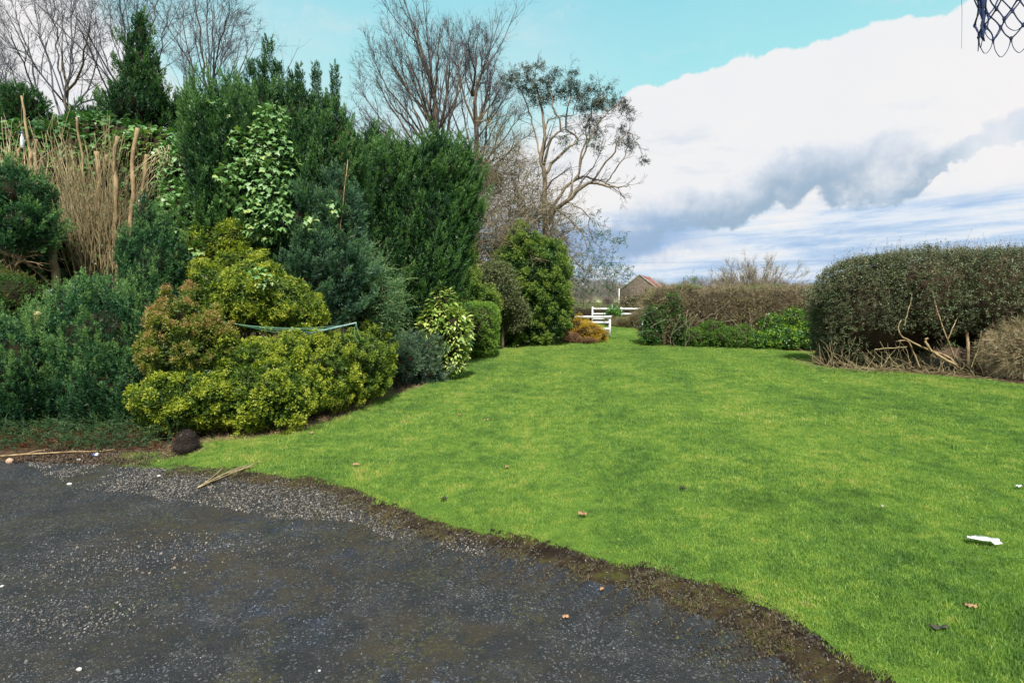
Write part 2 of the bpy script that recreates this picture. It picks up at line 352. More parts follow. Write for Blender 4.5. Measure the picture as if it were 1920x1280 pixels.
def tpl_ivy(seed):
    """one lobed leaf, bent, six triangles"""
    r = np.random.default_rng(seed)
    P = np.array([[0, 0, 0], [.42, -.02, -.12], [.30, .1, .30], [.5, 0, .42], [.2, .06, .62], [0, -.05, 1.0], [-.2, .06, .62], [-.5, 0, .42], [-.30, .1, .30], [-.42, -.02, -.12]])
    P[:, 1] += r.normal(size=10) * .03
    c = np.array([[0, .12, .38]]); V = np.concatenate([P, c])
    T = np.array([[10, i, (i + 1) % 10] for i in range(10)])
    return V, T, np.full(11, r.uniform(0, .2))
def tpl_laurel_leaf(seed):
    r = np.random.default_rng(seed)
    V = np.array([[0, 0, 0], [.17, .05, .3], [.19, .04, .6], [0, -.1, 1], [-.19, .04, .6], [-.17, .05, .3], [0, .0, .45]]) + r.normal(size=(7, 3)) * .01
    T = np.array([[6, 0, 1], [6, 1, 2], [6, 2, 3], [6, 3, 4], [6, 4, 5], [6, 5, 0]])
    return V, T, np.full(7, r.uniform(0, .2))
TPL = {
    'plume': [tpl_plume(s, n=21, sl=.28, sw=.088) for s in range(6)],
    'finep': [tpl_plume(s, n=20, spread=.3, sl=.30, sw=.082, out=1.0) for s in range(10, 16)],
    'tuft': [tpl_tuft(s, n=11, sl=.58, sw=.17) for s in range(6)],
    'tuftlong': [tpl_tuft(s, n=10, sl=.70, sw=.15, droop=.5) for s in range(20, 26)],
    'leafy': [tpl_leafy(s, n=7, sl=.34, sw=.155) for s in range(6)],
    'finetwigs': [tpl_twigs(s, n=4, spread=.38, w=.016) for s in range(80, 85)],
    'twigs': [tpl_twigs(s) for s in range(6)],
    'frond': [tpl_frond(s, curve=c) for s, c in enumerate((.3, .5, .7, .9))],
    'ivy': [tpl_ivy(s) for s in range(6)],
    'laurel': [tpl_laurel_leaf(s) for s in range(5)],
    'eucal': [tpl_leafy(s, n=11, sl=.42, sw=.10) for s in range(40, 45)],
    'straw': [tpl_twigs(s, n=9, spread=.9, w=.03) for s in range(50, 54)],
}
class Stamp:
    def __init__(s): s.V = []; s.T = []; s.C = []; s.n = 0
    def add(s, kind, pos, axis, scale, tint, roll=None):
        n = len(pos)
        if n == 0: return s
        tpls = TPL[kind]; which = rng.integers(0, len(tpls), n)
        roll = rng.uniform(0, 6.283, n) if roll is None else roll
        Fm = frame(axis, roll); scale = np.broadcast_to(np.asarray(scale, float), (n,)); tint = np.broadcast_to(np.asarray(tint, float), (n,))
        for k, (V, T, c) in enumerate(tpls):
            ii = np.where(which == k)[0]
            if not len(ii): continue
            W = np.einsum('nij,vj->nvi', Fm[ii], V) * scale[ii, None, None] + pos[ii, None, :]
            s.V.append(W.reshape(-1, 3).astype(np.float32))
            s.T.append((T[None] + (np.arange(len(ii)) * len(V))[:, None, None] + s.n).reshape(-1, 3))
            s.C.append((c[None] + tint[ii, None]).ravel()); s.n += len(ii) * len(V)
        return s
    def raw(s, V, T, c):
        s.V.append(np.asarray(V, np.float32)); s.T.append(np.asarray(T) + s.n); s.C.append(np.broadcast_to(c, len(V))); s.n += len(V)
    def build(s, name, mat, parent=None, kind=None):
        if not s.V: return None
        o = obj(name, np.concatenate(s.V), np.concatenate(s.T), M[mat] if isinstance(mat, str) else mat, parent, False, np.concatenate(s.C))
        if kind: o['kind'] = kind
        return o

# ------------------------------------------------------------------ tubes: trunks, limbs, twigs
class Tubes:
    def __init__(s): s.b = {}
    def add(s, P, Rd, sides=5):
        P = np.asarray(P, float); Rd = np.asarray(Rd, float)
        if P.ndim == 2: P = P[None]; Rd = Rd[None]
        s.b.setdefault((P.shape[1], sides), []).append((P, Rd)); return s
    def arrays(s):
        Vs, Ts, n0 = [], [], 0
        for (k, sd), lst in s.b.items():
            P = np.concatenate([a for a, _ in lst]); Rd = np.concatenate([b for _, b in lst]); N = len(P)
            tg = unit(np.gradient(P, axis=1))
            ref = np.where(np.abs(tg[:, :1, 2:3]) < .8, np.array([[[0, 0, 1.]]]), np.array([[[1., .1, 0]]]))
            u = unit(np.cross(tg, np.broadcast_to(ref, tg.shape))); v = np.cross(tg, u)
            a = np.arange(sd) * 2 * math.pi / sd
            ring = P[:, :, None, :] + Rd[:, :, None, None] * (np.cos(a)[None, None, :, None] * u[:, :, None, :] + np.sin(a)[None, None, :, None] * v[:, :, None, :])
            V = ring.reshape(N, k * sd, 3)
            q = []
            for i in range(k - 1):
                for j in range(sd):
                    A = i * sd + j; B = i * sd + (j + 1) % sd
                    q += [[A, B, B + sd], [A, B + sd, A + sd]]
            for j in range(1, sd - 1): q += [[(k - 1) * sd, (k - 1) * sd + j, (k - 1) * sd + j + 1], [0, j + 1, j]]
            T = np.array(q)[None] + (np.arange(N) * k * sd)[:, None, None] + n0
            Vs.append(V.reshape(-1, 3)); Ts.append(T.reshape(-1, 3)); n0 += N * k * sd
        return np.concatenate(Vs), np.concatenate(Ts)
    def build(s, name, mat, parent=None, smooth=True, kind=None):
        V, T = s.arrays()
        o = obj(name, V, T, M[mat] if isinstance(mat, str) else mat, parent, smooth, np.repeat(rng.uniform(.2, .8, len(V) // 4 + 1), 4)[:len(V)])
        if kind: o['kind'] = kind
        return o
def smooth_line(P, k=10, jit=0.0):
    """Catmull-like resample of a polyline"""
    P = np.asarray(P, float); n = len(P); t = np.linspace(0, n - 1, k); i = np.clip(t.astype(int), 0, n - 2); f = (t - i)[:, None]
    p0 = P[np.maximum(i - 1, 0)]; p1 = P[i]; p2 = P[i + 1]; p3 = P[np.minimum(i + 2, n - 1)]
    Q = .5 * ((2 * p1) + (-p0 + p2) * f + (2 * p0 - 5 * p1 + 4 * p2 - p3) * f ** 2 + (-p0 + 3 * p1 - 3 * p2 + p3) * f ** 3)
    if jit: Q[1:-1] += rng.normal(size=(k - 2, 3)) * jit
    return Q
def grow(P0, D0, L0, R0, k=6, wob=.15, trop=(0, 0, .1), taper=.35):
    N = len(P0); pts = np.zeros((N, k, 3)); pts[:, 0] = P0; d = unit(D0); trop = np.asarray(trop)
    dirs = np.zeros((N, k, 3)); dirs[:, 0] = d
    for i in range(1, k):
        d = unit(d + rng.normal(size=(N, 3)) * wob + trop)
        pts[:, i] = pts[:, i - 1] + d * (L0 / (k - 1))[:, None]; dirs[:, i] = d
    rad = R0[:, None] * np.linspace(1, taper, k)[None]
    return pts, dirs, rad
def spawn(pts, dirs, rad, Ls, n, ang, lf, rf=.6, tmin=.25, out=0):
    """children on each parent: random position along it, turned away by ang degrees"""
    N, k, _ = pts.shape
    t = rng.uniform(tmin, 1, (N, n)) * (k - 1); i = np.minimum(t.astype(int), k - 2); f = t - i
    idx = np.arange(N)[:, None]
    P = pts[idx, i] * (1 - f)[..., None] + pts[idx, i + 1] * f[..., None]; D = dirs[idx, i]
    Rr = rad[idx, i] * rf * rng.uniform(.75, 1.1, (N, n))
    a = np.radians(rng.normal(ang, ang * .25, (N, n)))[..., None]
    perp = unit(np.cross(D, rng.normal(size=D.shape)))
    D2 = unit(D * np.cos(a) + perp * np.sin(a))
    L2 = Ls[:, None] * lf * rng.uniform(.6, 1.15, (N, n)) * (1.15 - .5 * t / (k - 1))
    return P.reshape(-1, 3), D2.reshape(-1, 3), L2.ravel(), Rr.ravel()
def branch_tree(tubes, lines, specs, minr=.004, sides=(6, 5, 4, 3, 3)):
    """lines: list of (pts, dirs, rad, L); specs: per level (n, ang, lf, rf, tmin, trop, wob)"""
    tips = None
    cur = lines
    for lv, (n, ang, lf, rf, tmin, trop, wob) in enumerate(specs):
        nxt = []
        for pts, dirs, rad, Ls in cur:
            P, D, L, Rr = spawn(pts, dirs, rad, Ls, n, ang, lf, rf, tmin)
            k = 6 if lv < 1 else 4 if lv < 2 else 3
            p2, d2, r2 = grow(P, D, L, np.maximum(Rr, minr), k, wob, trop)
            tubes.add(p2, np.maximum(r2, minr * .6), sides[min(lv + 1, 4)]); nxt.append((p2, d2, r2, L))
        cur = nxt
    return cur
def limb(tubes, pts, r0, r1, k=10, jit=0, sides=7):
    Q = smooth_line(pts, k, jit); Rd = np.linspace(r0, r1, k); tubes.add(Q, Rd, sides)
    d = unit(np.gradient(Q, axis=0)); L = np.linalg.norm(np.diff(Q, axis=0), axis=1).sum()
    return (Q[None], d[None], Rd[None], np.array([L]))

# ------------------------------------------------------------------ crowns from lobes
class Lobe:
    """super-ellipsoid given by its picture centre, its distance, its picture size and its depth in metres"""
    def __init__(s, px, py, D, wpx, hpx, dep, e=2.3, lean=0, tint=0, rot=0):
        s.c = at(px, py, D); s.a = wpx / 2 * D / F; s.h = hpx / 2 * D / F; s.b = dep / 2; s.e = e; s.lean = lean; s.tint = tint
        s.rot = rot
        if s.c[2] - s.h < .02:                       # keep it standing on the ground
            top = s.c[2] + s.h; bot = .02; s.c[2] = (top + bot) / 2; s.h = max(.05, (top - bot) / 2)
    def loc(s, P):
        q = P - s.c; q = q.copy(); q[:, 0] -= s.lean * q[:, 2]
        if s.rot:
            c, sn = math.cos(s.rot), math.sin(s.rot); x = q[:, 0] * c + q[:, 1] * sn; y = -q[:, 0] * sn + q[:, 1] * c; q[:, 0] = x; q[:, 1] = y
        return q / np.array([s.a, s.b, s.h])
    def f(s, P): return (np.abs(s.loc(P)) ** s.e).sum(1)
    def world(s, q):
        q = q * np.array([s.a, s.b, s.h])
        if s.rot:
            c, sn = math.cos(s.rot), math.sin(s.rot); x = q[:, 0] * c - q[:, 1] * sn; y = q[:, 0] * sn + q[:, 1] * c; q = np.stack([x, y, q[:, 2]], 1)
        q[:, 0] += s.lean * q[:, 2]
        return q + s.c
    def area(s): return 4 * math.pi * (((s.a * s.b) ** 1.6 + (s.a * s.h) ** 1.6 + (s.b * s.h) ** 1.6) / 3) ** (1 / 1.6)
    def sample(s, n, shell):
        d = unit(rng.normal(size=(n, 3)) )
        # favour the faces in proportion to their area
        wt = np.array([s.b * s.h, s.a * s.h, s.a * s.b]) ** .5
        d = unit(d * wt)
        rad = (np.abs(d) ** s.e).sum(1) ** (-1 / s.e)
        rr = rng.uniform(shell[0], shell[1], n)
        P = s.world(d * (rad * rr)[:, None])
        nq = np.sign(d) * np.abs(d) ** (s.e - 1) / np.array([s.a, s.b, s.h])
        if s.rot:
            c, sn = math.cos(s.rot), math.sin(s.rot); nq = np.stack([nq[:, 0] * c - nq[:, 1] * sn, nq[:, 0] * sn + nq[:, 1] * c, nq[:, 2]], 1)
        return P, unit(nq), rr
def lump(P, sc, seed=0):
    """cheap smooth noise in 0..1"""
    r = np.random.default_rng(seed); v = np.zeros(len(P))
    for i in range(5):
        k = r.normal(size=3) * sc * (1.3 ** i); v += np.sin(P @ k + r.uniform(0, 6.28)) / (1.2 ** i)
    return .5 + v / 6
def crown_points(lobes, dens, shell=(.78, 1.04), back=.35, inside=.72, bump=.0, bsc=3.0):
    Ps, Ns, Rs, Ti = [], [], [], []
    for i, L in enumerate(lobes):
        n = max(8, int(L.area() * dens)); P, N, rr = L.sample(n, shell)
        keep = np.ones(n, bool)
        for j, K in enumerate(lobes):
            if j != i: keep &= K.f(P) > inside ** K.e
        bk = N[:, 1] > .25
        keep &= ~(bk & (rng.uniform(size=n) > back)); keep &= P[:, 2] > .03
        Ps.append(P[keep]); Ns.append(N[keep]); Rs.append(rr[keep]); Ti.append(np.full(keep.sum(), L.tint))
    P = np.concatenate(Ps); N = np.concatenate(Ns); rr = np.concatenate(Rs)
    if bump:
        P = P + N * ((lump(P, bsc) - .5) * 2 * bump)[:, None]
    return P, N, rr, np.concatenate(Ti)
def clusters(lobes, dens, r, elong, k, back=.35, inside=.72, up=.6, lean=(0, 0, 0), rjit=.35, push=.0, flame=False):
    """foliage gathered in separate sprays: returns points, outward directions, 0..1 height in the spray, spray tint"""
    C, N, rr, ti = crown_points(lobes, dens, (.84, 1.02), back, inside, 0)
    n = len(C); big = lump(C, 2.2, 21)
    C = C + N * ((big - .5) * 2 * push)[:, None]
    ax = unit(N * (1 - up) + np.array([0, 0, up]) + np.array(lean) + rng.normal(size=C.shape) * .12)
    Rr = r * rng.uniform(1 - rjit, 1 + rjit, n); Fm = frame(ax, rng.uniform(0, 6.28, n))
    if flame:
        t = rng.uniform(0, 1, (n, k)) ** 1.25; ph = rng.uniform(0, 6.283, (n, k))
        pr = 1.25 * (t + .12) ** .4 * (1 - t) ** .75 * rng.uniform(.45, 1, (n, k))
        q = np.stack([np.cos(ph) * pr, np.sin(ph) * pr, (t - .72) * elong * 2], -1) * Rr[:, None, None]
        d = unit(np.stack([np.cos(ph) * (1 - t) * .75, np.sin(ph) * (1 - t) * .75, .75 + 0 * t], -1))
    else:
        d = unit(rng.normal(size=(n, k, 3))); d[..., 2] = np.abs(d[..., 2]) * 1.2 - .35; d = unit(d)
        t = (d[..., 2] + 1) / 2
        taper = np.clip(1.15 - t * .55, .2, 1)
        q = np.stack([d[..., 0] * taper, d[..., 1] * taper, d[..., 2] * elong], -1) * (Rr[:, None] * rng.uniform(.55, 1.0, (n, k)))[..., None]
    P = C[:, None] + np.einsum('nij,nkj->nki', Fm, q); D = np.einsum('nij,nkj->nki', Fm, d)
    hz = D * [1, 1, .0] if flame else D
    keep = ((hz * N[:, None]).sum(-1) > -.22) & (P[..., 2] > .03)
    ct = (big - .5) * .5 + rng.uniform(-.14, .14, n) + ti
    A = D if flame else unit(D * .75 + ax[:, None] * .8)
    return P[keep], A[keep], t[keep], np.broadcast_to(ct[:, None], (n, k))[keep]
ICO = None
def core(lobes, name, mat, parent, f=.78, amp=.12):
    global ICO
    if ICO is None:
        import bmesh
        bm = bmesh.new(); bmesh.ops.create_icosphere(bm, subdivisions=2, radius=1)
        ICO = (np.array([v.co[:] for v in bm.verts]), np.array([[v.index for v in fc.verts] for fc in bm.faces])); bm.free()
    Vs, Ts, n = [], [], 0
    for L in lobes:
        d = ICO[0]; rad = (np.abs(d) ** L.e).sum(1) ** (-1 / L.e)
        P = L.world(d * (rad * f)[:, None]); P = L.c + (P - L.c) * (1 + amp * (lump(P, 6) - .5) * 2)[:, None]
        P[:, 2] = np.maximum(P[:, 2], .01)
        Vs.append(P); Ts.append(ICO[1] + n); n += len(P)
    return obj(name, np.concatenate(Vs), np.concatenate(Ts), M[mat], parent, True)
def base_of(lobes):
    c = np.mean([L.c for L in lobes], 0); return (c[0], c[1], 0)
def shrub(name, label, cat, lobes, mat, tpl, dens, size, up=.6, lean=(0, 0, 0), shell=(.78, 1.04), tint=(.1, .45), coremat='inner', coref=.78,
          bump=.06, bsc=3.5, rand=.25, group=None, back=.35, stem=True, extra=None, inside=.72, part='foliage', sub=None):
    if sub: coref = min(coref, .64)
    t = thing(name, base_of(lobes), label, cat, group)
    P, N, rr, ti = crown_points(lobes, dens, shell, back, inside, bump, bsc)
    ax = unit(N * (1 - up) + np.array([0, 0, up]) + np.array(lean) + rng.normal(size=P.shape) * rand)
    sz = size * rng.uniform(.65, 1.25, len(P))
    cl = lump(P, 7, 3)
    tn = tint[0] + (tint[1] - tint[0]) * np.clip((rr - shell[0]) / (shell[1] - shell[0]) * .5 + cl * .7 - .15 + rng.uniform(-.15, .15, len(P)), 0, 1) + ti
    s = Stamp()
    if sub:
        P, N, rr, ti = crown_points(lobes, dens * .45, (.66, .88), back * .5, inside * .85, .0)
        ax = unit(N * (1 - up) + np.array([0, 0, up]) + rng.normal(size=P.shape) * (rand + .15)); sz = size * rng.uniform(1.1, 1.8, len(P))
        s.add(tpl, P - ax * sz[:, None] * .5, ax, sz, tint[0] + (tint[1] - tint[0]) * rng.uniform(-.15, .18, len(P)) + ti * .5)  # deeper fill tinted darker, shade between sprays put into the colour
        cd, cr, ce, ck, push = sub; flame = ce > 1.5
        P, A, th, ct = clusters(lobes, cd, cr, ce, ck, back, inside, up, lean, push=push, flame=flame)
        ax = unit(A + rng.normal(size=P.shape) * rand); sz = size * rng.uniform(.65, 1.25, len(P))
        tn = tint[0] + (tint[1] - tint[0]) * np.clip(th * 1.0 - .08 + ct + rng.uniform(-.12, .12, len(P)), -.1, 1.15)  # dark spray bases and bright tips: shading painted by tint
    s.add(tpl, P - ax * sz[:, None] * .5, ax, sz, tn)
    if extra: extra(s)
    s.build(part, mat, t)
    if coremat: core(lobes, 'inner_shade_foliage', coremat, t, coref)  # opaque dark mass inside the plant, stands in for interior shade
    if stem:
        tb = Tubes(); b = np.array(base_of(lobes)); c = np.mean([L.c for L in lobes], 0)
        limb(tb, [b, b * .5 + c * .5, c], .05, .02, 6); tb.build('stem', 'bark', t)
    return t

# ================================================================== THE SETTING
def densify(pts, step=.06, jit=.0, sc=3.0, seed=1):
    out = []
    for a, b in zip(pts[:-1], pts[1:]):
        a = np.asarray(a, float); b = np.asarray(b, float); n = max(1, int(np.linalg.norm(b - a) / step))
        n = min(n, 400)
        for i in range(n): out.append(a + (b - a) * i / n)
    out.append(np.asarray(pts[-1], float)); out = np.array(out)
    if jit:
        Q = np.concatenate([out, np.zeros((len(out), 1))], 1)
        out = out + np.stack([lump(Q, sc, seed) - .5, lump(Q, sc, seed + 9) - .5], 1) * 2 * jit
        out += np.stack([lump(Q, sc * 5, seed + 3) - .5, lump(Q, sc * 5, seed + 4) - .5], 1) * jit * .8
    return out
def sheet(name, poly, z, mat, kind='structure', thick=0):
    import bmesh
    bm = bmesh.new(); vs = [bm.verts.new((p[0], p[1], z)) for p in poly]
    f = bm.faces.new(vs); bm.normal_update()
    if f.normal.z < 0: bmesh.ops.reverse_faces(bm, faces=[f])
    if thick:
        n = len(vs); lo = [bm.verts.new((p[0], p[1], z - thick)) for p in poly]
        for i in range(n): bm.faces.new((vs[i], vs[(i + 1) % n], lo[(i + 1) % n], lo[i]))
    bmesh.ops.triangulate(bm, faces=bm.faces[:])
    me = bpy.data.meshes.new(name); bm.to_mesh(me); bm.free(); me.materials.append(mat)
    o = bpy.data.objects.new(name, me); col.objects.link(o); o['kind'] = kind
    return o
def G2(px, py): p = gr(px, py); return (p[0], p[1])
def smooth2(pts, n): 
    Q = smooth_line(np.array([(x, y, 0) for x, y in pts]), n); return Q[:, :2]

EDGE_PX = [(335, 880), (400, 884), (480, 888), (600, 908), (700, 938), (790, 974), (900, 1004), (1000, 1018), (1100, 1045), (1200, 1066), (1280, 1093), (1400, 1130), (1500, 1178), (1580, 1228), (1680, 1290), (1800, 1400)]
BED_PX = [(375, 852), (388, 834), (450, 829), (520, 818), (600, 803), (660, 780), (720, 752), (770, 735), (830, 712), (872, 690), (884, 680), (900, 668), (930, 659), (1000, 651), (1048, 645), (1062, 640), (1110, 636), (1140, 633), (1143, 619), (1120, 613)]
RIGHT_PX = [(1215, 613), (1205, 621), (1207, 636), (1225, 643), (1300, 650), (1400, 656), (1500, 661), (1528, 664), (1514, 682), (1530, 690), (1600, 698), (1700, 704), (1800, 713), (1920, 724), (2150, 745), (2500, 790)]
edge = smooth2([G2(*p) for p in EDGE_PX], 160)
bed = smooth2([G2(*p) for p in BED_PX], 240)
rightb = smooth2([G2(*p) for p in RIGHT_PX], 240)
edge_n = densify(list(edge), .03, .055, 4, 5)
lawn_poly = np.concatenate([densify(list(bed), .08, .07, 2.2, 2), densify([bed[-1], (5.2, 38.0), (8.6, 38.0), rightb[0]], .5), densify(list(rightb), .08, .08, 2.2, 3),
                            densify([rightb[-1], (15, 8), (15, 1.0), (2.9, .6)], .5), edge_n[::-1], densify([edge_n[0], tuple(bed[0])], .04, .03)])

# lawn base (soil and moss between the blades)
m, t, o = mat_new('mown_lawn')
pos = t.node('ShaderNodeNewGeometry').outputs['Position']
n1 = t.noise(pos, .55, 5, .6); n2 = t.noise(pos, 5, 6, .65)
c = t.ramp(t.m('ADD', t.m('MULTIPLY', n1, .55), t.m('MULTIPLY', n2, .45)), [(.32, (.06, .11, .02)), (.5, (.10, .17, .025)), (.68, (.15, .20, .03))])
b = t.node('ShaderNodeBsdfPrincipled'); t.l.new(c, b.inputs['Base Color']); b.inputs['Roughness'].default_value = .95; b.inputs['Specular IOR Level'].default_value = .05
bp = t.node('ShaderNodeBump'); bp.inputs['Strength'].default_value = .8; bp.inputs['Distance'].default_value = .03
t.l.new(t.noise(pos, 40, 5, .7), bp.inputs['Height']); t.l.new(bp.outputs[0], b.inputs['Normal']); t.l.new(b.outputs[0], o.inputs[0]); M['lawn'] = m
sheet('lawn', lawn_poly, .028, M['lawn'], thick=.03)

# grass blades: colour drifts over the lawn (moss, mowing passes)
m, t, o = mat_new('grass_blades')
geo = t.node('ShaderNodeNewGeometry'); pos = geo.outputs['Position']
sx = t.node('ShaderNodeSeparateXYZ'); t.l.new(pos, sx.inputs[0])
flat = t.vec(sx.outputs[0], sx.outputs[1], 0)
a = t.node('ShaderNodeAttribute', attribute_name='tint').outputs['Fac']
rnd = t.node('ShaderNodeObjectInfo').outputs['Random']
n1 = t.noise(flat, .42, 5, .6, .4); n2 = t.noise(flat, 2.6, 5, .65)
stripe = t.m('SINE', t.m('MULTIPLY', t.m('ADD', t.m('ADD', sx.outputs[0], t.m('MULTIPLY', sx.outputs[1], -.12)), t.m('MULTIPLY', n1, 1.6)), 4.2))
n3 = t.noise(flat, 9, 4, .6); f = t.m('ADD', t.m('ADD', t.m('MULTIPLY', n1, .62), t.m('MULTIPLY', n2, .98)), t.m('MULTIPLY_ADD', n3, .95, -.57))
f = t.m('ADD', f, t.m('MULTIPLY', stripe, .05))
f = t.m('ADD', f, t.m('MULTIPLY', t.m('SUBTRACT', a, .5), .22)); f = t.m('ADD', f, t.m('MULTIPLY', t.m('SUBTRACT', rnd, .5), .12))
c = t.ramp(t.m('SUBTRACT', f, .25), [(.16, (.085, .165, .042)), (.35, (.140, .248, .052)), (.50, (.200, .318, .062)), (.62, (.275, .362, .070)), (.73, (.375, .395, .10)), (.84, (.42, .37, .17))])
b = t.node('ShaderNodeBsdfPrincipled'); t.l.new(c, b.inputs['Base Color']); b.inputs['Roughness'].default_value = .45; b.inputs['Specular IOR Level'].default_value = .3
tr = t.node('ShaderNodeBsdfTranslucent'); t.l.new(t.mix(1.0, c, (1.15, 1.2, .6), 'MULTIPLY'), tr.inputs[0])
mx = t.node('ShaderNodeMixShader'); mx.inputs[0].default_value = .4
t.l.new(b.outputs[0], mx.inputs[1]); t.l.new(tr.outputs[0], mx.inputs[2]); t.l.new(mx.outputs[0], o.inputs[0]); M['grass'] = m

def grass_tuft(name, nb, rad, hgt, wid, mat, lean=.5, seed=0):
    r = np.random.default_rng(seed)
    ph = r.uniform(0, 6.283, nb); q = np.sqrt(r.uniform(0, 1, nb)) * rad
    base = np.stack([np.cos(ph) * q, np.sin(ph) * q, np.zeros(nb)], 1)
    d1 = unit(np.stack([r.normal(size=nb) * lean * .6, r.normal(size=nb) * lean * .6, np.ones(nb)], 1)); h = hgt * r.uniform(.45, 1.15, nb)[:, None]
    bend = np.stack([r.normal(size=nb), r.normal(size=nb), -np.abs(r.normal(size=nb)) * .3], 1) * lean * .5
    s = unit(np.cross(d1, r.normal(size=(nb, 3)))) * wid / 2
    mid = base + d1 * h * .55; tip = mid + unit(d1 + bend) * h * .5
    V = np.stack([base - s, base + s, mid + s * .8, mid - s * .8, tip], 1).reshape(-1, 3)
    i = np.arange(nb)[:, None] * 5
    T = np.concatenate([i + [[0, 1, 2]], i + [[0, 2, 3]], i + [[3, 2, 4]]])
    return bpy.data.objects.new(name, mesh_data(name, V, T, mat, False, np.repeat(r.uniform(0, 1, nb), 5)))
def inside_poly(P, poly):
    x, y = P[:, 0], P[:, 1]; c = np.zeros(len(P), bool); n = len(poly); px, py = poly[:, 0], poly[:, 1]
    j = n - 1
    for i in range(n):
        if py[i] != py[j]:
            hit = ((py[i] > y) != (py[j] > y)); c ^= hit & (x < (px[j] - px[i]) * (y - py[i]) / (py[j] - py[i]) + px[i])
        j = i
    return c
def edge_dist(P, line):
    d = np.full(len(P), 1e9)
    for i in range(0, len(line) - 1):
        a, b2 = line[i], line[i + 1]; ab = b2 - a; L = (ab ** 2).sum() + 1e-9
        tt = np.clip(((P - a) @ ab) / L, 0, 1); d = np.minimum(d, np.linalg.norm(P - a - tt[:, None] * ab, axis=1))
    return d
def scatter(name, protos, P, scale, label=None, kind='stuff', tilt=.15, parent=None):
    """one object: instances of the given small meshes on points, turned at random"""
    me = bpy.data.meshes.new(name); me.vertices.add(len(P)); me.vertices.foreach_set('co', np.asarray(P, np.float32).ravel())
    a = me.attributes.new('s', 'FLOAT', 'POINT'); a.data.foreach_set('value', np.asarray(np.broadcast_to(scale, len(P)), np.float32))
    ob = bpy.data.objects.new(name, me); col.objects.link(ob); ob['kind'] = kind
    g = bpy.data.node_groups.new(name + '_scatter', 'GeometryNodeTree')
    g.interface.new_socket('Geometry', in_out='INPUT', socket_type='NodeSocketGeometry'); g.interface.new_socket('Geometry', in_out='OUTPUT', socket_type='NodeSocketGeometry')
    n = g.nodes; l = g.links; gi = n.new('NodeGroupInput'); go = n.new('NodeGroupOutput')
    j = n.new('GeometryNodeGeometryToInstance')
    for p in protos:
        oi = n.new('GeometryNodeObjectInfo'); oi.inputs['Object'].default_value = p; oi.inputs['As Instance'].default_value = True
        l.new(oi.outputs['Geometry'], j.inputs[0])
    ip = n.new('GeometryNodeInstanceOnPoints'); ip.inputs['Pick Instance'].default_value = True
    l.new(gi.outputs[0], ip.inputs['Points']); l.new(j.outputs[0], ip.inputs['Instance'])
    rv = n.new('FunctionNodeRandomValue'); rv.data_type = 'FLOAT_VECTOR'; rv.inputs[0].default_value = (-tilt, -tilt, 0); rv.inputs[1].default_value = (tilt, tilt, 6.283)
    l.new(rv.outputs[0], ip.inputs['Rotation'])
    na = n.new('GeometryNodeInputNamedAttribute'); na.data_type = 'FLOAT'; na.inputs[0].default_value = 's'; l.new(na.outputs[0], ip.inputs['Scale'])
    l.new(ip.outputs[0], go.inputs[0])
    md = ob.modifiers.new('scatter', 'NODES'); md.node_group = g
    return ob

tufts = [grass_tuft('grass_tuft', 60, .078, .023, .0030, M['grass'], .55, s) for s in range(6)]
def lawn_points(dens_f, y0, y1, n):
    Y = y0 + (y1 - y0) * rng.uniform(0, 1, n); X = -(Y * 1.0 + .6) + rng.uniform(0, 1, n) * (2.05 * Y + 3.0)
    P = np.stack([X, Y], 1)
    return P
pts, scs = [], []
for y0, y1, dens, sc in ((1.8, 4.5, 620, 1.0), (4.5, 7, 430, 1.15), (7, 11, 260, 1.5), (11, 18, 130, 2.0), (18, 38, 55, 2.6)):
    area = (y1 - y0) * (2.05 * (y0 + y1) / 2 + 3.0); P = lawn_points(0, y0, y1, int(area * dens)); P = P[inside_poly(P, lawn_poly[::3] if y0 > 7 else lawn_poly)]
    pts.append(P); scs.append(np.full(len(P), sc) * rng.uniform(.75, 1.25, len(P)) * (.75 + .5 * lump(np.c_[P, np.zeros(len(P))], 2.5, 4)))
P = np.concatenate(pts); S = np.concatenate(scs)
# height: shorter and thinner towards the worn edge; scale limited so far tufts do not stand tall
nearedge = (P[:, 1] < 8)
dist = np.full(len(P), 9.); dist[nearedge] = edge_dist(P[nearedge], edge_n[::4])
thin = rng.uniform(size=len(P)) < np.clip(dist / .35 + .25 * lump(np.c_[P, np.zeros(len(P))], 6, 8), .92, 1)
P, S, dist = P[thin], S[thin], dist[thin]
S *= np.clip(.8 + dist, .8, 1)
scatter('grass', tufts, np.c_[P, np.full(len(P), .027)], S)

# driveway: old tarmac with chippings
m, t, o = mat_new('worn_tarmac')
pos = t.node('ShaderNodeNewGeometry').outputs['Position']
big = t.noise(pos, .8, 6, .65, .5); med = t.noise(pos, 4.5, 7, .7)
vor = t.node('ShaderNodeTexVoronoi', feature='F1'); t.l.new(pos, vor.inputs['Vector']); vor.inputs['Scale'].default_value = 170
vr = t.node('ShaderNodeSeparateXYZ'); t.l.new(vor.outputs['Color'], vr.inputs[0])
vor2 = t.node('ShaderNodeTexVoronoi', feature='F1'); t.l.new(pos, vor2.inputs['Vector']); vor2.inputs['Scale'].default_value = 85
vr2 = t.node('ShaderNodeSeparateXYZ'); t.l.new(vor2.outputs['Color'], vr2.inputs[0])
base = t.ramp(med, [(.3, (.0070, .0072, .0085)), (.5, (.0135, .0132, .0145)), (.7, (.026, .0245, .025))])
chipraw = t.ramp(vr.outputs[0], [(0, (.35, .38, .42)), (.45, (.9, .95, 1.0)), (.8, (1.5, 1.5, 1.5)), (.90, (2.8, 2.8, 2.8)), (.965, (5.5, 5.5, 5.4)), (1, (14, 14, 13.5))])
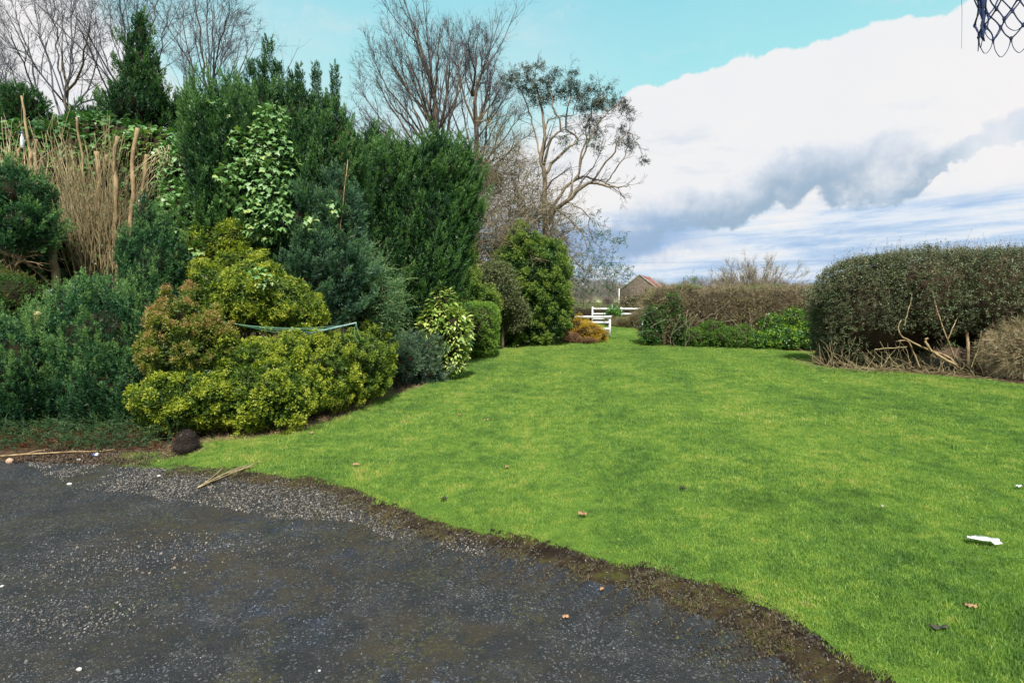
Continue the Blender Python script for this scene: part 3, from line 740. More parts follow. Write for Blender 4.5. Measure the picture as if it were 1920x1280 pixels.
chip = t.mix(t.smooth(t.noise(pos, 2.2, 5, .7), .36, .62), (1.0, 1.0, 1.0), chipraw); c = t.mix(1.0, base, chip, 'MULTIPLY')
c = t.mix(t.m('MULTIPLY', t.smooth(vr2.outputs[1], .93, .97), .7), c, (.09, .09, .09))
c = t.mix(t.m('MULTIPLY', t.smooth(t.noise(pos, .9, 5, .7, .4), .50, .64), .6), c, t.mix(1.0, c, (.70, 1.0, 1.65), 'MULTIPLY'))
brown = t.m('MULTIPLY', t.smooth(big, .42, .58), t.smooth(t.noise(pos, 7, 7, .75), .40, .58))
sand = t.m('MULTIPLY', t.smooth(t.noise(pos, 1.1, 6, .7, .8), .52, .66), t.smooth(t.noise(pos, 30, 4, .7), .40, .6)); c = t.mix(t.m('MULTIPLY', sand, .5), c, (.060, .055, .050))
c = t.mix(t.m('MULTIPLY', brown, .78), c, (.032, .023, .012))
moss = t.m('MULTIPLY', t.smooth(t.noise(pos, 1.6, 5, .6, .6), .48, .62), t.smooth(t.noise(pos, 34, 6, .75), .50, .60))
c = t.mix(t.m('MULTIPLY', moss, .6), c, (.050, .050, .008))
b = t.node('ShaderNodeBsdfPrincipled'); t.l.new(c, b.inputs['Base Color']); b.inputs['Specular IOR Level'].default_value = .35
t.put(b.inputs['Roughness'], t.m('MULTIPLY_ADD', big, .35, .5))
bp = t.node('ShaderNodeBump'); bp.inputs['Strength'].default_value = .9; bp.inputs['Distance'].default_value = .004
t.l.new(t.m('ADD', t.m('SUBTRACT', 1, vor.outputs['Distance']), t.m('MULTIPLY', vr.outputs[0], .6)), bp.inputs['Height'])
bp2 = t.node('ShaderNodeBump'); bp2.inputs['Strength'].default_value = .5; bp2.inputs['Distance'].default_value = .03
t.l.new(med, bp2.inputs['Height']); t.l.new(bp.outputs[0], bp2.inputs['Normal'])
t.l.new(bp2.outputs[0], b.inputs['Normal']); t.l.new(b.outputs[0], o.inputs[0]); M['tarmac'] = m
drive_e = smooth2([G2(*p) for p in [(-700, 900), (-300, 872), (0, 866), (60, 866), (135, 868), (230, 872), (335, 886), (480, 892), (600, 914), (700, 946), (790, 982), (900, 1014), (1000, 1030), (1100, 1058), (1200, 1082), (1280, 1112), (1400, 1160), (1500, 1225), (1640, 1380)]], 200)
drive_poly = np.concatenate([densify(list(drive_e), .04, .06, 4, 21), densify([drive_e[-1], (2.0, -3), (-9, -3), tuple(drive_e[0])], .5)])
# slightly uneven surface with a shallow pothole
def drive_h(P): return .006 + .012 * (lump(np.c_[P, np.zeros(len(P))], 1.1, 31) - .5)
xs = np.concatenate([np.linspace(-9, -4, 40)[:-1], np.linspace(-4, 3.2, 180)]); ys = np.concatenate([np.linspace(-3, 1.6, 20)[:-1], np.linspace(1.6, 6.6, 130)])
sheet('driveway', drive_poly, .006, M['tarmac'])

# ground under everything out to the horizon
M['field'] = plain_mat('rough_pasture', [(.35, (.05, .075, .02)), (.5, (.09, .12, .03)), (.65, (.15, .14, .06))], .08, 1, .2, 4, spec=.1)
gp = np.array([(math.cos(a) * 2600, math.sin(a) * 2600) for a in np.linspace(0, 2 * math.pi, 48, endpoint=False)])
sheet('ground', gp, 0, M['field'])
# dark soil of the beds
M['soil'] = plain_mat('bed_soil_and_leaf_litter', [(.3, (.025, .016, .010)), (.5, (.065, .040, .024)), (.66, (.13, .085, .05)), (.8, (.22, .15, .09))], 9, 1, 1, 35, detail=10, spec=.1, bdist=.03)
sheet('planting_bed', densify([G2(-500, 900), G2(0, 880), (0.1, 4.0)], .5).tolist() + [(2.7, 0.5), (16, 0.5), (16, 40), (-16, 40), (-16, 5)], .003, M['soil'])

# ragged soil lip between tarmac and turf
def strip(name, line, w_in, w_out, mat, nl, nw, hgt, seed=0):
    t_ = np.linspace(0, len(line) - 1, nl); i = np.clip(t_.astype(int), 0, len(line) - 2); f_ = (t_ - i)[:, None]
    C = line[i] * (1 - f_) + line[i + 1] * f_; tg = unit(np.gradient(C, axis=0)); nr = np.stack([tg[:, 1], -tg[:, 0]], 1)
    u = np.linspace(-1, 1, nw); wi = np.interp(np.linspace(0, 1, nl), np.linspace(0, 1, len(w_in)), w_in); wo = np.interp(np.linspace(0, 1, nl), np.linspace(0, 1, len(w_out)), w_out)
    off = np.where(u[None] < 0, u[None] * wi[:, None], u[None] * wo[:, None])
    P = C[:, None] + nr[:, None] * off[..., None]; Pf = P.reshape(-1, 2); Z0 = np.zeros((len(Pf), 1))
    prof = (np.where(u < 0, 1 - np.abs(u) ** 3, np.clip(1 - u, 0, 1) ** 1.1))[None] * 1.1
    z = -.002 + .005 * prof + hgt * prof * (.35 + 1.1 * lump(np.c_[Pf, Z0], 9, seed).reshape(nl, nw)) + hgt * .9 * (lump(np.c_[Pf, Z0], 40, seed + 1).reshape(nl, nw) - .5) * prof + rng.normal(size=(nl, nw)) * .0045 * prof
    V = np.concatenate([Pf, z.reshape(-1, 1)], 1)
    a = np.arange(nl - 1)[:, None] * nw + np.arange(nw - 1)[None]; a = a.reshape(-1, 1)
    Q = a + np.array([[0, 1, nw + 1, nw]])
    ob = obj(name, V, Q, mat); ob['kind'] = 'structure'; return ob
M['edge_soil'] = plain_mat('mossy_edge_soil', [(.30, (.010, .007, .005)), (.46, (.024, .016, .010)), (.56, (.048, .034, .016)), (.66, (.050, .058, .010)), (.8, (.08, .09, .015))], 7, 1, 1, 50, detail=10, spec=.1, bdist=.02)
strip('soil_edge', edge_n[::2], [.06, .10, .12, .10, .08], [.40, .30, .24, .28, .36, .46, .52], M['edge_soil'], 700, 60, .020, 40)

# loose stones
def pebble(name, mat, seed):
    r = np.random.default_rng(seed); import bmesh
    bm = bmesh.new(); bmesh.ops.create_icosphere(bm, subdivisions=1, radius=1)
    sc = np.array([1, r.uniform(.6, .95), r.uniform(.4, .7)])
    for v in bm.verts: v.co = Vector(np.array(v.co[:]) * sc * r.uniform(.8, 1.1))
    me = bpy.data.meshes.new(name); bm.to_mesh(me); bm.free(); me.materials.append(mat)
    return bpy.data.objects.new(name, me)
def stone_mat(name, stops):
    m, t, o = mat_new(name); rnd = t.node('ShaderNodeObjectInfo').outputs['Random']
    b = t.node('ShaderNodeBsdfPrincipled'); b.inputs['Roughness'].default_value = .8
    t.l.new(t.ramp(rnd, stops), b.inputs['Base Color']); t.l.new(b.outputs[0], o.inputs[0]); return m
M['stone'] = stone_mat('grey_chippings', [(0, (.022, .020, .020)), (.3, (.055, .050, .048)), (.5, (.10, .088, .075)), (.65, (.09, .095, .105)), (.8, (.15, .115, .08)), (.95, (.18, .165, .145)), (1, (.28, .26, .24))])
M['stoneb'] = stone_mat('dirty_chippings', [(0, (.018, .018, .020)), (.5, (.045, .042, .040)), (.85, (.08, .07, .06)), (.98, (.15, .14, .13)), (1, (.28, .27, .26))])
peb = [pebble('pebble', M['stone'], s) for s in range(6)]; pebb = [pebble('pebble', M['stoneb'], s + 10) for s in range(5)]
def px_poly(L): return np.array([G2(*p) for p in L])
gravel_poly = densify([G2(*p) for p in [(60, 868), (190, 848), (250, 856), (330, 882), (480, 890), (600, 910), (700, 940), (900, 1012), (900, 1040), (760, 1010), (640, 985), (520, 970), (360, 942), (230, 930), (150, 920), (100, 900), (60, 868)]], .05, .08, 3, 6)
n = 52000; lo = gravel_poly.min(0); hi = gravel_poly.max(0)
P = rng.uniform(lo, hi, (n, 2)); P = P[inside_poly(P, gravel_poly)]; P = P[lump(np.c_[P, np.zeros(len(P))], 4, 17) + rng.uniform(-.25, .25, len(P)) > .38]
scatter('gravel', peb, np.c_[P, np.full(len(P), .010)], rng.uniform(.0035, .0095, len(P)) * (1 + (rng.uniform(size=len(P)) < .03)), tilt=3)
def view_points(y0, y1, n, p=1.0):
    Y = y0 + (y1 - y0) * rng.uniform(0, 1, n) ** p; X = rng.uniform(-1, 1, n) * (Y * .98 + .4); return np.stack([X, Y], 1)
P = view_points(2.0, 6.6, 26000, 1.4); P = P[inside_poly(P, drive_poly)]
dn = lump(np.c_[P, np.zeros(len(P))], 1.7, 12) * .7 + lump(np.c_[P, np.zeros(len(P))], 6, 14) * .4
ed = edge_dist(P, edge_n[::4])
P = P[(rng.uniform(size=len(P)) < np.clip((dn - .42) * 2.2, .12, 1)) | (rng.uniform(size=len(P)) < np.clip(.8 - ed * 2, 0, .8))]
# small rubble patch near the bottom left
Q = rng.normal(size=(520, 2)) * [.22, .10] + gr(150, 1165)[:2]
Q2 = rng.normal(size=(420, 2)) * [.30, .13] + gr(190, 1060)[:2]; Q3 = rng.normal(size=(160, 2)) * [.3, .16] + gr(60, 1110)[:2]
Q4 = rng.normal(size=(900, 2)) * [.42, .16] + gr(330, 1030)[:2]
P2 = np.concatenate([Q, Q2, Q3, Q4])
P3 = view_points(1.9, 6.9, 60000, 1.5); P3 = P3[inside_poly(P3, drive_poly)]; P3 = P3[rng.uniform(size=len(P3)) < .25 + 1.3 * np.clip(lump(np.c_[P3, np.zeros(len(P3))], 2.4, 51) - .35, 0, 1)]
scatter('loose_grit', pebb + peb[:2], np.c_[P3, np.full(len(P3), .0065)], rng.uniform(.0009, .0026, len(P3)), tilt=3)
scatter('loose_chippings', pebb, np.c_[P, np.full(len(P), .008)], rng.uniform(.0018, .0050, len(P)), tilt=3)
scatter('loose_rubble', peb, np.c_[P2, np.full(len(P2), .009)], rng.uniform(.002, .0075, len(P2)) * (1 + .9 * (rng.uniform(size=len(P2)) < .05)), tilt=3)
# chips lying in the soil edge
e = edge_n[rng.integers(0, len(edge_n), 1500)] + rng.normal(size=(1500, 2)) * .12
scatter('edge_stones', peb, np.c_[e, np.full(1500, .024)], rng.uniform(.002, .006, 1500) * (1 + .7 * (rng.uniform(size=1500) < .03)), tilt=3)

# crumbs of soil and moss spilling over both edges of the lip
M['crumb'] = stone_mat('soil_crumbs', [(0, (.008, .006, .004)), (.5, (.022, .015, .010)), (.8, (.045, .032, .020)), (.9, (.045, .055, .010)), (1, (.10, .075, .045))])
crumbs = [pebble('crumb', M['crumb'], s + 30) for s in range(4)]
ii = rng.integers(0, len(edge_n), 15000); tg = unit(np.gradient(edge_n, axis=0)); nr = np.stack([tg[:, 1], -tg[:, 0]], 1)
offs = rng.normal(.14, .16, 15000) * np.interp(ii, [0, len(edge_n)], [.8, 1.9]); e = edge_n[ii] + nr[ii] * offs[:, None]
scatter('soil_crumbs', crumbs, np.c_[e, .010 + .012 * np.exp(-(offs / .12) ** 2)], rng.uniform(.003, .013, len(e)) * np.clip(1.2 - np.abs(offs), .4, 1), tilt=3)
# dead and mossy grass along the soil lip, straw along the bed edges
M['edgegrass'] = M['drygrass']
def tint_tufts(mat, n, rad, h, wdt, lean, seed): return [grass_tuft('dry_tuft', n, rad, h, wdt, mat, lean, seed + s) for s in range(4)]
dry = tint_tufts(M['drygrass'], 26, .05, .045, .003, 1.5, 70)
tt = rng.integers(0, len(edge_n), 4200); nrm_off = rng.uniform(-.10, .26, 4200)
tg = unit(np.gradient(edge_n, axis=0)); nr = np.stack([tg[:, 1], -tg[:, 0]], 1)
P = edge_n[tt] + nr[tt] * (nrm_off * np.interp(tt, [0, len(edge_n)], [.7, 1.5]))[:, None]
keep = lump(np.c_[P, np.zeros(len(P))], 5, 33) + rng.uniform(-.35, .35, len(P)) > .62; P = P[keep]
scatter('dry_edge_grass', dry, np.c_[P, np.full(len(P), .014)], rng.uniform(.3, .85, len(P)), tilt=.5)
# a few green sprigs that have crept on to the gravel
gpts = []
for (px, py, sx_, n_) in ((270, 857, .16, 60), (345, 868, .25, 130), (400, 880, .22, 110), (305, 872, .12, 40)):
    gpts.append(rng.normal(size=(n_, 2)) * [sx_, .07] + gr(px, py)[:2])
gpts = np.concatenate(gpts); scatter('stray_grass', tufts, np.c_[gpts, np.full(len(gpts), .008)], rng.uniform(.6, 1.1, len(gpts)))

def litter(line, n, w, seed_name, tints=(0, 1), size=(.02, .05), side=1, off=.0):
    i = rng.integers(0, len(line), n); tg_ = unit(np.gradient(line, axis=0)); nr_ = np.stack([-tg_[:, 1], tg_[:, 0]], 1) * side
    P_ = line[i] + nr_[i] * (off + np.abs(rng.normal(size=n)) * w)[:, None]
    return P_
s = Stamp()
P = litter(bed, 5200, .22, 'a', off=-.05); ax = unit(np.c_[rng.normal(size=(len(P), 2)), np.abs(rng.normal(size=len(P))) * .25])
s.add('straw', np.c_[P, np.full(len(P), .015)], ax, rng.uniform(.03, .11, len(P)), rng.uniform(0, .6, len(P)))
s.build('bed_straw', 'strawmat', kind='stuff')
s = Stamp(); P = litter(bed, 1600, .35, 'a', off=0); L2 = litter(rightb, 2000, .5, 'b', off=0, side=1); L3 = litter(drive_e[25:60], 900, .25, 'c', off=-.05)
P = np.concatenate([P, L2, L3]); ax = unit(np.c_[rng.normal(size=(len(P), 2)), np.abs(rng.normal(size=len(P))) * .3])
s.add('leafy', np.c_[P, np.full(len(P), .012)], ax, rng.uniform(.03, .08, len(P)), rng.uniform(0, .7, len(P)))
s.build('leaf_litter', 'litter', kind='stuff')

# distant country: low hills, woods and hedge lines
def ridge(name, Y, x0, x1, h, mat, seed, depth=60, n=160):
    xs_ = np.linspace(x0, x1, n); P_ = np.stack([xs_, np.full(n, Y), np.zeros(n)], 1)
    hh = h * (.55 + .9 * lump(P_, 8 / (x1 - x0), seed)); rows = []
    for j, fr in enumerate((0, .5, .85, 1, .7, 0)):
        rows.append(np.stack([xs_, np.full(n, Y + depth * j / 5), hh * fr], 1))
    V = np.concatenate(rows); a = (np.arange(5)[:, None] * n + np.arange(n - 1)[None]).reshape(-1, 1)
    ob = obj(name, V, a + np.array([[0, 1, n + 1, n]]), mat, None, True); ob['kind'] = 'structure'; return ob
M['hill'] = plain_mat('pale_fields', [(.35, (.16, .22, .12)), (.5, (.30, .30, .16)), (.65, (.42, .36, .22))], .004, 1, 0, spec=.05, vecscale=(1, .4, 6))
M['hill2'] = plain_mat('hazy_hill', [(.35, (.13, .18, .20)), (.65, (.20, .25, .25))], .003, 1, 0, spec=.05)
ridge('far_hill', 2100, -1500, 2300, 34, M['hill2'], 5, 300)
ridge('field_slope', 900, -600, 1100, 13, M['hill'], 8, 200)
M['wood'] = leaf_mat('winter_woodland', [(0, (.055, .045, .045)), (.5, (.12, .095, .085)), (.8, (.17, .14, .10)), (1, (.14, .16, .07))], trans=0)
M['farhedge'] = leaf_mat('far_hedge_foliage', [(0, (.03, .035, .015)), (.5, (.07, .07, .03)), (1, (.13, .10, .05))], trans=0)
def mass(name, Y, x0, x1, h, mat, n, size, tpl='twigs', dep=8, tint=(0, .6), seed=0):
    X = rng.uniform(x0, x1, n); Yv = Y + rng.uniform(0, dep, n); H = h * (.5 + .8 * lump(np.stack([X, Yv * 0, Yv * 0], 1), 30 / (x1 - x0), seed))
    P_ = np.stack([X, Yv, H * rng.uniform(0, 1, n) ** .6], 1)
    ax_ = unit(np.array([0, 0, 1.]) + rng.normal(size=(n, 3)) * .5); s_ = Stamp(); s_.add(tpl, P_, ax_, size * rng.uniform(.6, 1.3, n), rng.uniform(*tint, n))
    return s_.build(name, mat, kind='stuff')
mass('far_woodland', 320, -120, 160, 12.5, 'wood', 9000, 4.0, dep=30, seed=2)
mass('near_woodland', 190, -50, 75, 6.2, 'wood', 6000, 2.6, dep=14, tint=(.1, .8), seed=6)
mass('far_field_hedge', 70, -10, 22, 1.35, 'farhedge', 4000, .5, 'twigs', 3, seed=4)
# strip of pasture seen between the woodland and the field hedge
sheet('meadow', [(-40, 74), (60, 74), (90, 180), (-60, 180)], .012, plain_mat('winter_meadow', [(.35, (.17, .21, .07)), (.6, (.27, .28, .11))], .1, 1, 0, spec=.05))
# ================================================================== PLANTING ON THE LEFT
# tall cypress with several spires
Lb = Lobe
lob = [Lb(520, 430, 9.6, 290, 420, 2.4), Lb(450, 340, 9.3, 170, 320, 2.0), Lb(600, 390, 9.8, 160, 360, 2.0), Lb(505, 230, 9.6, 80, 150, .9),
       Lb(455, 240, 9.5, 60, 150, .8), Lb(560, 240, 9.7, 80, 150, .8), Lb(620, 270, 9.8, 70, 170, .8), Lb(400, 240, 9.3, 60, 150, .9),
       Lb(655, 320, 9.9, 56, 160, .8), Lb(415, 300, 9.1, 100, 180, 1.4)]
SPIRES = [(503, 70, 200, 26, 9.6), (490, 120, 200, 22, 9.5), (522, 118, 210, 22, 9.6), (470, 110, 220, 20, 9.5), (448, 145, 220, 18, 9.5), (425, 165, 240, 20, 9.4), (400, 150, 240, 22, 9.3), (382, 180, 260, 16, 9.3),
          (545, 135, 230, 16, 9.7), (562, 122, 230, 15, 9.7), (592, 118, 250, 17, 9.8), (628, 118, 240, 17, 9.9), (610, 185, 260, 14, 9.9), (645, 215, 300, 18, 9.9), (662, 250, 320, 16, 9.9), (578, 180, 240, 14, 9.8)]
def spires(s_):
    for x, y0, y1, wd, D_ in SPIRES:
        n = int((y1 - y0) * 1.5); f_ = rng.uniform(0, 1, n) ** .8; r_ = wd / 2 * D_ / F * (.12 + .88 * f_ ** .7) * rng.uniform(.3, 1, n); ph = rng.uniform(0, 6.283, n)
        b0 = at(x, y1, D_); b1 = at(x, y0 + 8, D_); c = b1 + (b0 - b1) * f_[:, None] + np.stack([np.cos(ph) * r_, np.sin(ph) * r_, 0 * f_], 1)
        s_.add('plume', c, unit(np.stack([np.cos(ph) * .35, np.sin(ph) * .35, 1 + 0 * f_], 1) + rng.normal(size=(n, 3)) * .1), rng.uniform(.09, .17, n), rng.uniform(.0, .45, n))
shrub('cypress_tree', 'tallest dark green cypress with a row of pointed spires, ivy climbing its front', 'conifer', lob, 'cypress', 'plume', 260, .15, up=.8, tint=(0, .62), rand=.16, sub=(21, .15, 2.7, 17, .26), coref=.70, back=.2, extra=spires)
lob = [Lb(600, 520, 8.9, 190, 200, 1.4), Lb(560, 430, 8.9, 150, 170, 1.0), Lb(640, 440, 9.1, 90, 260, 1.0), Lb(480, 480, 8.9, 110, 150, .9)]
shrub('cypress_tree', 'blue green rounded cypress growth below the tall spires, above the golden shrub', 'conifer', lob, 'cypress_blue', 'finep', 260, .13, up=.6, tint=(0, .75), rand=.2, sub=(26, .12, 1.6, 22, .20), coref=.72)
lob = [Lb(790, 455, 12.4, 190, 300, 2.4, lean=.05), Lb(820, 330, 12.4, 130, 130, 1.4, lean=.1), Lb(868, 365, 12.5, 66, 150, 1.0, lean=.15), Lb(722, 375, 12.1, 90, 200, 1.4), Lb(770, 570, 12.1, 150, 170, 1.6, lean=.1),
       Lb(700, 300, 12.3, 50, 120, .8), Lb(840, 430, 12.4, 100, 200, 1.4, lean=.12), Lb(760, 320, 12.3, 70, 100, .8, lean=.1), Lb(815, 285, 12.4, 46, 70, .5, lean=.1), Lb(868, 300, 12.5, 30, 70, .4, lean=.15)]
shrub('cypress_tree', 'broad dark cypress leaning outwards over the clipped hedges, right of the spired one', 'conifer', lob, 'cypress', 'plume', 250, .18, up=.8, lean=(.22, 0, 0), tint=(.05, .66), rand=.15, sub=(17, .17, 3.0, 17, .22), back=.2, coref=.72)
lob = [Lb(265, 140, 13, 60, 150, .9), Lb(265, 80, 13, 26, 90, .4), Lb(266, 46, 13, 12, 40, .2), Lb(262, 210, 13, 110, 110, 1.6), Lb(345, 220, 13.4, 60, 70, 1.0), Lb(180, 240, 13.2, 90, 60, 1.2)]
shrub('cypress_tree', 'narrow dark conifer spire rising behind the bare coppiced stems', 'conifer', lob, 'cypress', 'plume', 120, .22, up=.8, tint=(0, .5), rand=.15, sub=(12, .2, 2.2, 14, .2))
lob = [Lb(45, 208, 14, 72, 80, 1.2), Lb(10, 240, 13.6, 50, 50, 1)]
shrub('cypress_tree', 'small rounded dark conifer top at the far left against the white cloud', 'conifer', lob, 'cypress', 'plume', 170, .25, up=.6, tint=(0, .4), rand=.2)

t = thing('dead_branch', (at(640, 600, 9.0)[0], 9.0, 0), 'bare pale dead branch and reddish dead sprays among the right part of the tall cypress', 'branch')
tb = Tubes(); q = limb(tb, [at(646, 520, 9.0), at(640, 470, 8.75), at(641, 400, 8.7), at(652, 300, 9.0)], .014, .006, 12, .006, 6); branch_tree(tb, [q], [(9, 40, .2, .5, .1, (0, -.05, .05), .15)], .002); tb.build('bark', 'stemtan', t)
s = Stamp(); k = 60; q = np.array([at(x, y, 8.72 + rng.uniform(0, .2)) for x, y in zip(rng.normal(648, 9, k), rng.uniform(250, 470, k))]); s.add('finep', q, unit(rng.normal(size=(k, 3)) * .4 + [0, 0, 1]), rng.uniform(.06, .12, k), rng.uniform(.1, .9, k)); s.build('dead_sprays', 'rusty', t)
# blue-green junipers in front
lob = [Lb(195, 665, 7.3, 210, 270, 1.3), Lb(150, 590, 7.4, 100, 120, .8), Lb(200, 570, 7.5, 90, 110, .8), Lb(285, 630, 7.6, 130, 240, 1.1), Lb(200, 725, 7.1, 250, 150, 1.2)]
shrub('juniper_bush', 'large blue green juniper with upright sprays between the golden shrub and the left edge', 'bush', lob, 'juniper', 'finep', 420, .10, up=.8, tint=(.02, .78), rand=.2, sub=(34, .09, 2.6, 18, .16), coref=.74)
lob = [Lb(290, 510, 7.8, 110, 180, .9), Lb(276, 420, 7.8, 28, 120, .35), Lb(312, 450, 7.9, 36, 110, .45), Lb(240, 480, 7.7, 34, 110, .4), Lb(335, 500, 7.9, 40, 120, .5)]
shrub('juniper_bush', 'upright green juniper pointing up in front of the bare coppiced stems', 'bush', lob, 'juniper', 'finep', 420, .10, up=.85, tint=(0, .7), rand=.2, sub=(40, .08, 3.0, 18, .12), coref=.7)
lob = [Lb(30, 700, 6.9, 180, 220, 1.3), Lb(-80, 680, 7, 180, 260, 1.4), Lb(75, 640, 7.1, 80, 120, .7)]
shrub('juniper_bush', 'lower juniper bush at the bottom left corner of the planting with rusty tinges', 'bush', lob, 'juniper', 'finep', 400, .10, up=.75, tint=(0, .78), rand=.2, sub=(40, .085, 2.6, 18, .14), coref=.74)
lob = [Lb(20, 370, 8.2, 150, 110, 1.2), Lb(45, 420, 8.1, 110, 90, 1.0), Lb(-50, 380, 8.3, 150, 170, 1.2)]
shrub('juniper_bush', 'hanging mass of green juniper high at the left edge above a bare trunk', 'bush', lob, 'juniper', 'finep', 380, .11, up=.6, tint=(0, .65), rand=.25, sub=(36, .09, 1.6, 18, .14), coref=.74)
lob = [Lb(30, 560, 7.6, 100, 90, .8), Lb(-40, 540, 7.8, 120, 110, .8)]
shrub('juniper_bush', 'small juniper with rusty brown foliage beside the cut stump on the left', 'bush', lob, 'rusty', 'finep', 380, .12, up=.6, tint=(0, .6), rand=.25)

# golden shrubs
lob = [Lb(355, 655, 6.9, 170, 110, 1.0, tint=-.08), Lb(350, 600, 6.9, 80, 90, .5, tint=.10), Lb(350, 572, 6.9, 26, 50, .25, tint=.2), Lb(318, 620, 6.9, 60, 60, .5, tint=.02), Lb(400, 625, 6.95, 60, 60, .5, tint=.05)]
shrub('golden_conifer_shrub', 'golden green dwarf conifer with brown cone clusters at its pointed top, nearest the juniper', 'shrub', lob, 'goldbrown', 'tuft', 820, .06, up=.45, tint=(.0, .60), rand=.35, sub=(42, .10, .8, 18, .22), coref=.72)
lob = [Lb(455, 685, 7.1, 150, 100, 1.0), Lb(530, 668, 7.5, 110, 80, .8), Lb(365, 745, 6.7, 220, 130, 1.2), Lb(480, 740, 7.0, 240, 150, 1.4), Lb(590, 712, 7.9, 170, 140, 1.2), Lb(290, 780, 6.5, 70, 40, .5)]
shrub('golden_conifer_shrub', 'wide spreading bright golden conifer shrub along the lawn edge behind the dark root ball', 'shrub', lob, 'gold', 'tuft', 820, .062, up=.30, lean=(0, -.1, 0), tint=(.0, .70), rand=.35, sub=(36, .12, .7, 20, .26), coref=.72)
lob = [Lb(640, 680, 8.6, 180, 120, 1.3, e=3), Lb(690, 680, 9.2, 90, 140, 1.2, e=3)]
shrub('golden_conifer_shrub', 'dull golden green clipped shrub under the tip of the clothes line arm', 'shrub', lob, 'goldgreen', 'tuft', 640, .07, up=.4, tint=(0, .7), rand=.35, sub=(46, .09, 1.0, 20, .12), coref=.76)
lob = [Lb(480, 560, 8.0, 240, 120, 1.1), Lb(560, 580, 8.0, 110, 80, .8), Lb(400, 540, 8.0, 90, 90, .8), Lb(485, 520, 8.1, 110, 80, .7)]
shrub('golden_conifer_shrub', 'bright yellow green dome shaped conifer shrub behind the clothes line', 'shrub', lob, 'gold', 'tuftlong', 700, .07, up=.15, lean=(0, -.1, -.1), tint=(.02, .66), rand=.3, sub=(38, .12, .6, 18, .22), coref=.72)
lob = [Lb(440, 450, 8.4, 64, 70, .5), Lb(445, 495, 8.3, 80, 60, .6), Lb(375, 490, 8.4, 70, 130, .6)]
shrub('golden_conifer_shrub', 'small golden shoot standing up in front of the tall cypress below the ivy', 'shrub', lob, 'gold', 'tuft', 620, .085, up=.5, tint=(0, .55), bump=.06, rand=.35)

# low dark fronds along the drive, cut-back conifer boughs
t = thing('creeping_conifer', gr(150, 840), 'dark feathery creeping conifer boughs lying along the gravel on the left', 'shrub')
s = Stamp(); n = 1500
X = rng.uniform(-80, 345, n); Yp = rng.uniform(800, 845, n) - np.where(X > 250, (X - 250) * .1, 0); P = np.array([gr(a, b_) for a, b_ in zip(X, Yp)]); P[:, 2] = rng.uniform(.02, .22, n) * (1 - .5 * (Yp > 835))
s.add('frond', P, unit(np.c_[rng.normal(size=n) * .8, -np.abs(rng.normal(size=n)) * .7, rng.uniform(.05, .5, n)]), rng.uniform(.10, .28, n), rng.uniform(0, .5, n))
s.build('foliage', 'creep', t)
s = Stamp(); k = 500; P2 = P[rng.integers(0, n, k)] + rng.normal(size=(k, 3)) * .05; P2[:, 2] = np.abs(P2[:, 2]) * .5
s.add('straw', P2, unit(rng.normal(size=(k, 3)) * [1, .6, .3]), rng.uniform(.08, .2, k), rng.uniform(0, .3, k)); s.build('dead_needles', 'deadred', t)

# feathery juniper with arching sprays
t = thing('arching_juniper', (gr(690, 745)[0], 9.6, 0), 'feathery juniper with pale arching sprays reaching over the clothes line tip', 'shrub')
lob = [Lb(690, 560, 9.5, 110, 150, 1.0), Lb(650, 540, 9.4, 60, 120, .7), Lb(700, 620, 9.6, 80, 70, .7)]
P, N, rr, ti = crown_points(lob, 300, (.6, 1.1)); n = len(P)
s = Stamp(); s.add('frond', P, unit(N * .5 + np.array([.7, -.2, .7]) + rng.normal(size=P.shape) * .3), rng.uniform(.16, .42, n), rng.uniform(0, .45, n)); s.build('foliage', 'frond', t)
core(lob, 'inner_shade_foliage', 'inner', t, .6)
tb = Tubes(); limb(tb, [(t.location.x, 9.6, 0), at(690, 620, 9.6), at(680, 520, 9.5)], .04, .015, 7); tb.build('stem', 'bark', t)

# behind the arching juniper: blue-grey low shrub, dead twig shrub, spotted laurel
lob = [Lb(790, 665, 11.3, 120, 90, 1.2), Lb(755, 690, 10.8, 80, 80, .8), Lb(800, 705, 11, 60, 40, .6)]
shrub('low_juniper', 'grey green spreading low juniper beside the spotted laurel', 'shrub', lob, 'bluegrey', 'finep', 330, .12, up=.3, tint=(.1, .8), rand=.4, sub=(26, .12, 1.0, 16, .12))
t = thing('dead_shrub', gr(745, 725), 'small dead rust brown conifer seedling at the lawn edge in front of the grey juniper', 'shrub')
tb = Tubes(); st = []
for k in range(9):
    b0 = gr(738 + k * 2.4, 724); tip = b0 + np.array([(k - 4) * .035, rng.normal() * .05, .45 * rng.uniform(.6, 1.1)]); st.append(limb(tb, [b0, (b0 + tip) / 2 + rng.normal(size=3) * .02, tip], .006, .003, 5, sides=4))
tb.build('stem', 'bark', t)
s = Stamp(); P = np.concatenate([q[0][0][1:] for q in st]); P = np.repeat(P, 9, 0) + rng.normal(size=(len(P) * 9, 3)) * .025
s.add('finep', P, unit(rng.normal(size=P.shape) * .5 + [0, 0, 1]), rng.uniform(.05, .1, len(P)), rng.uniform(0, .6, len(P))); s.build('foliage', 'deadred', t)
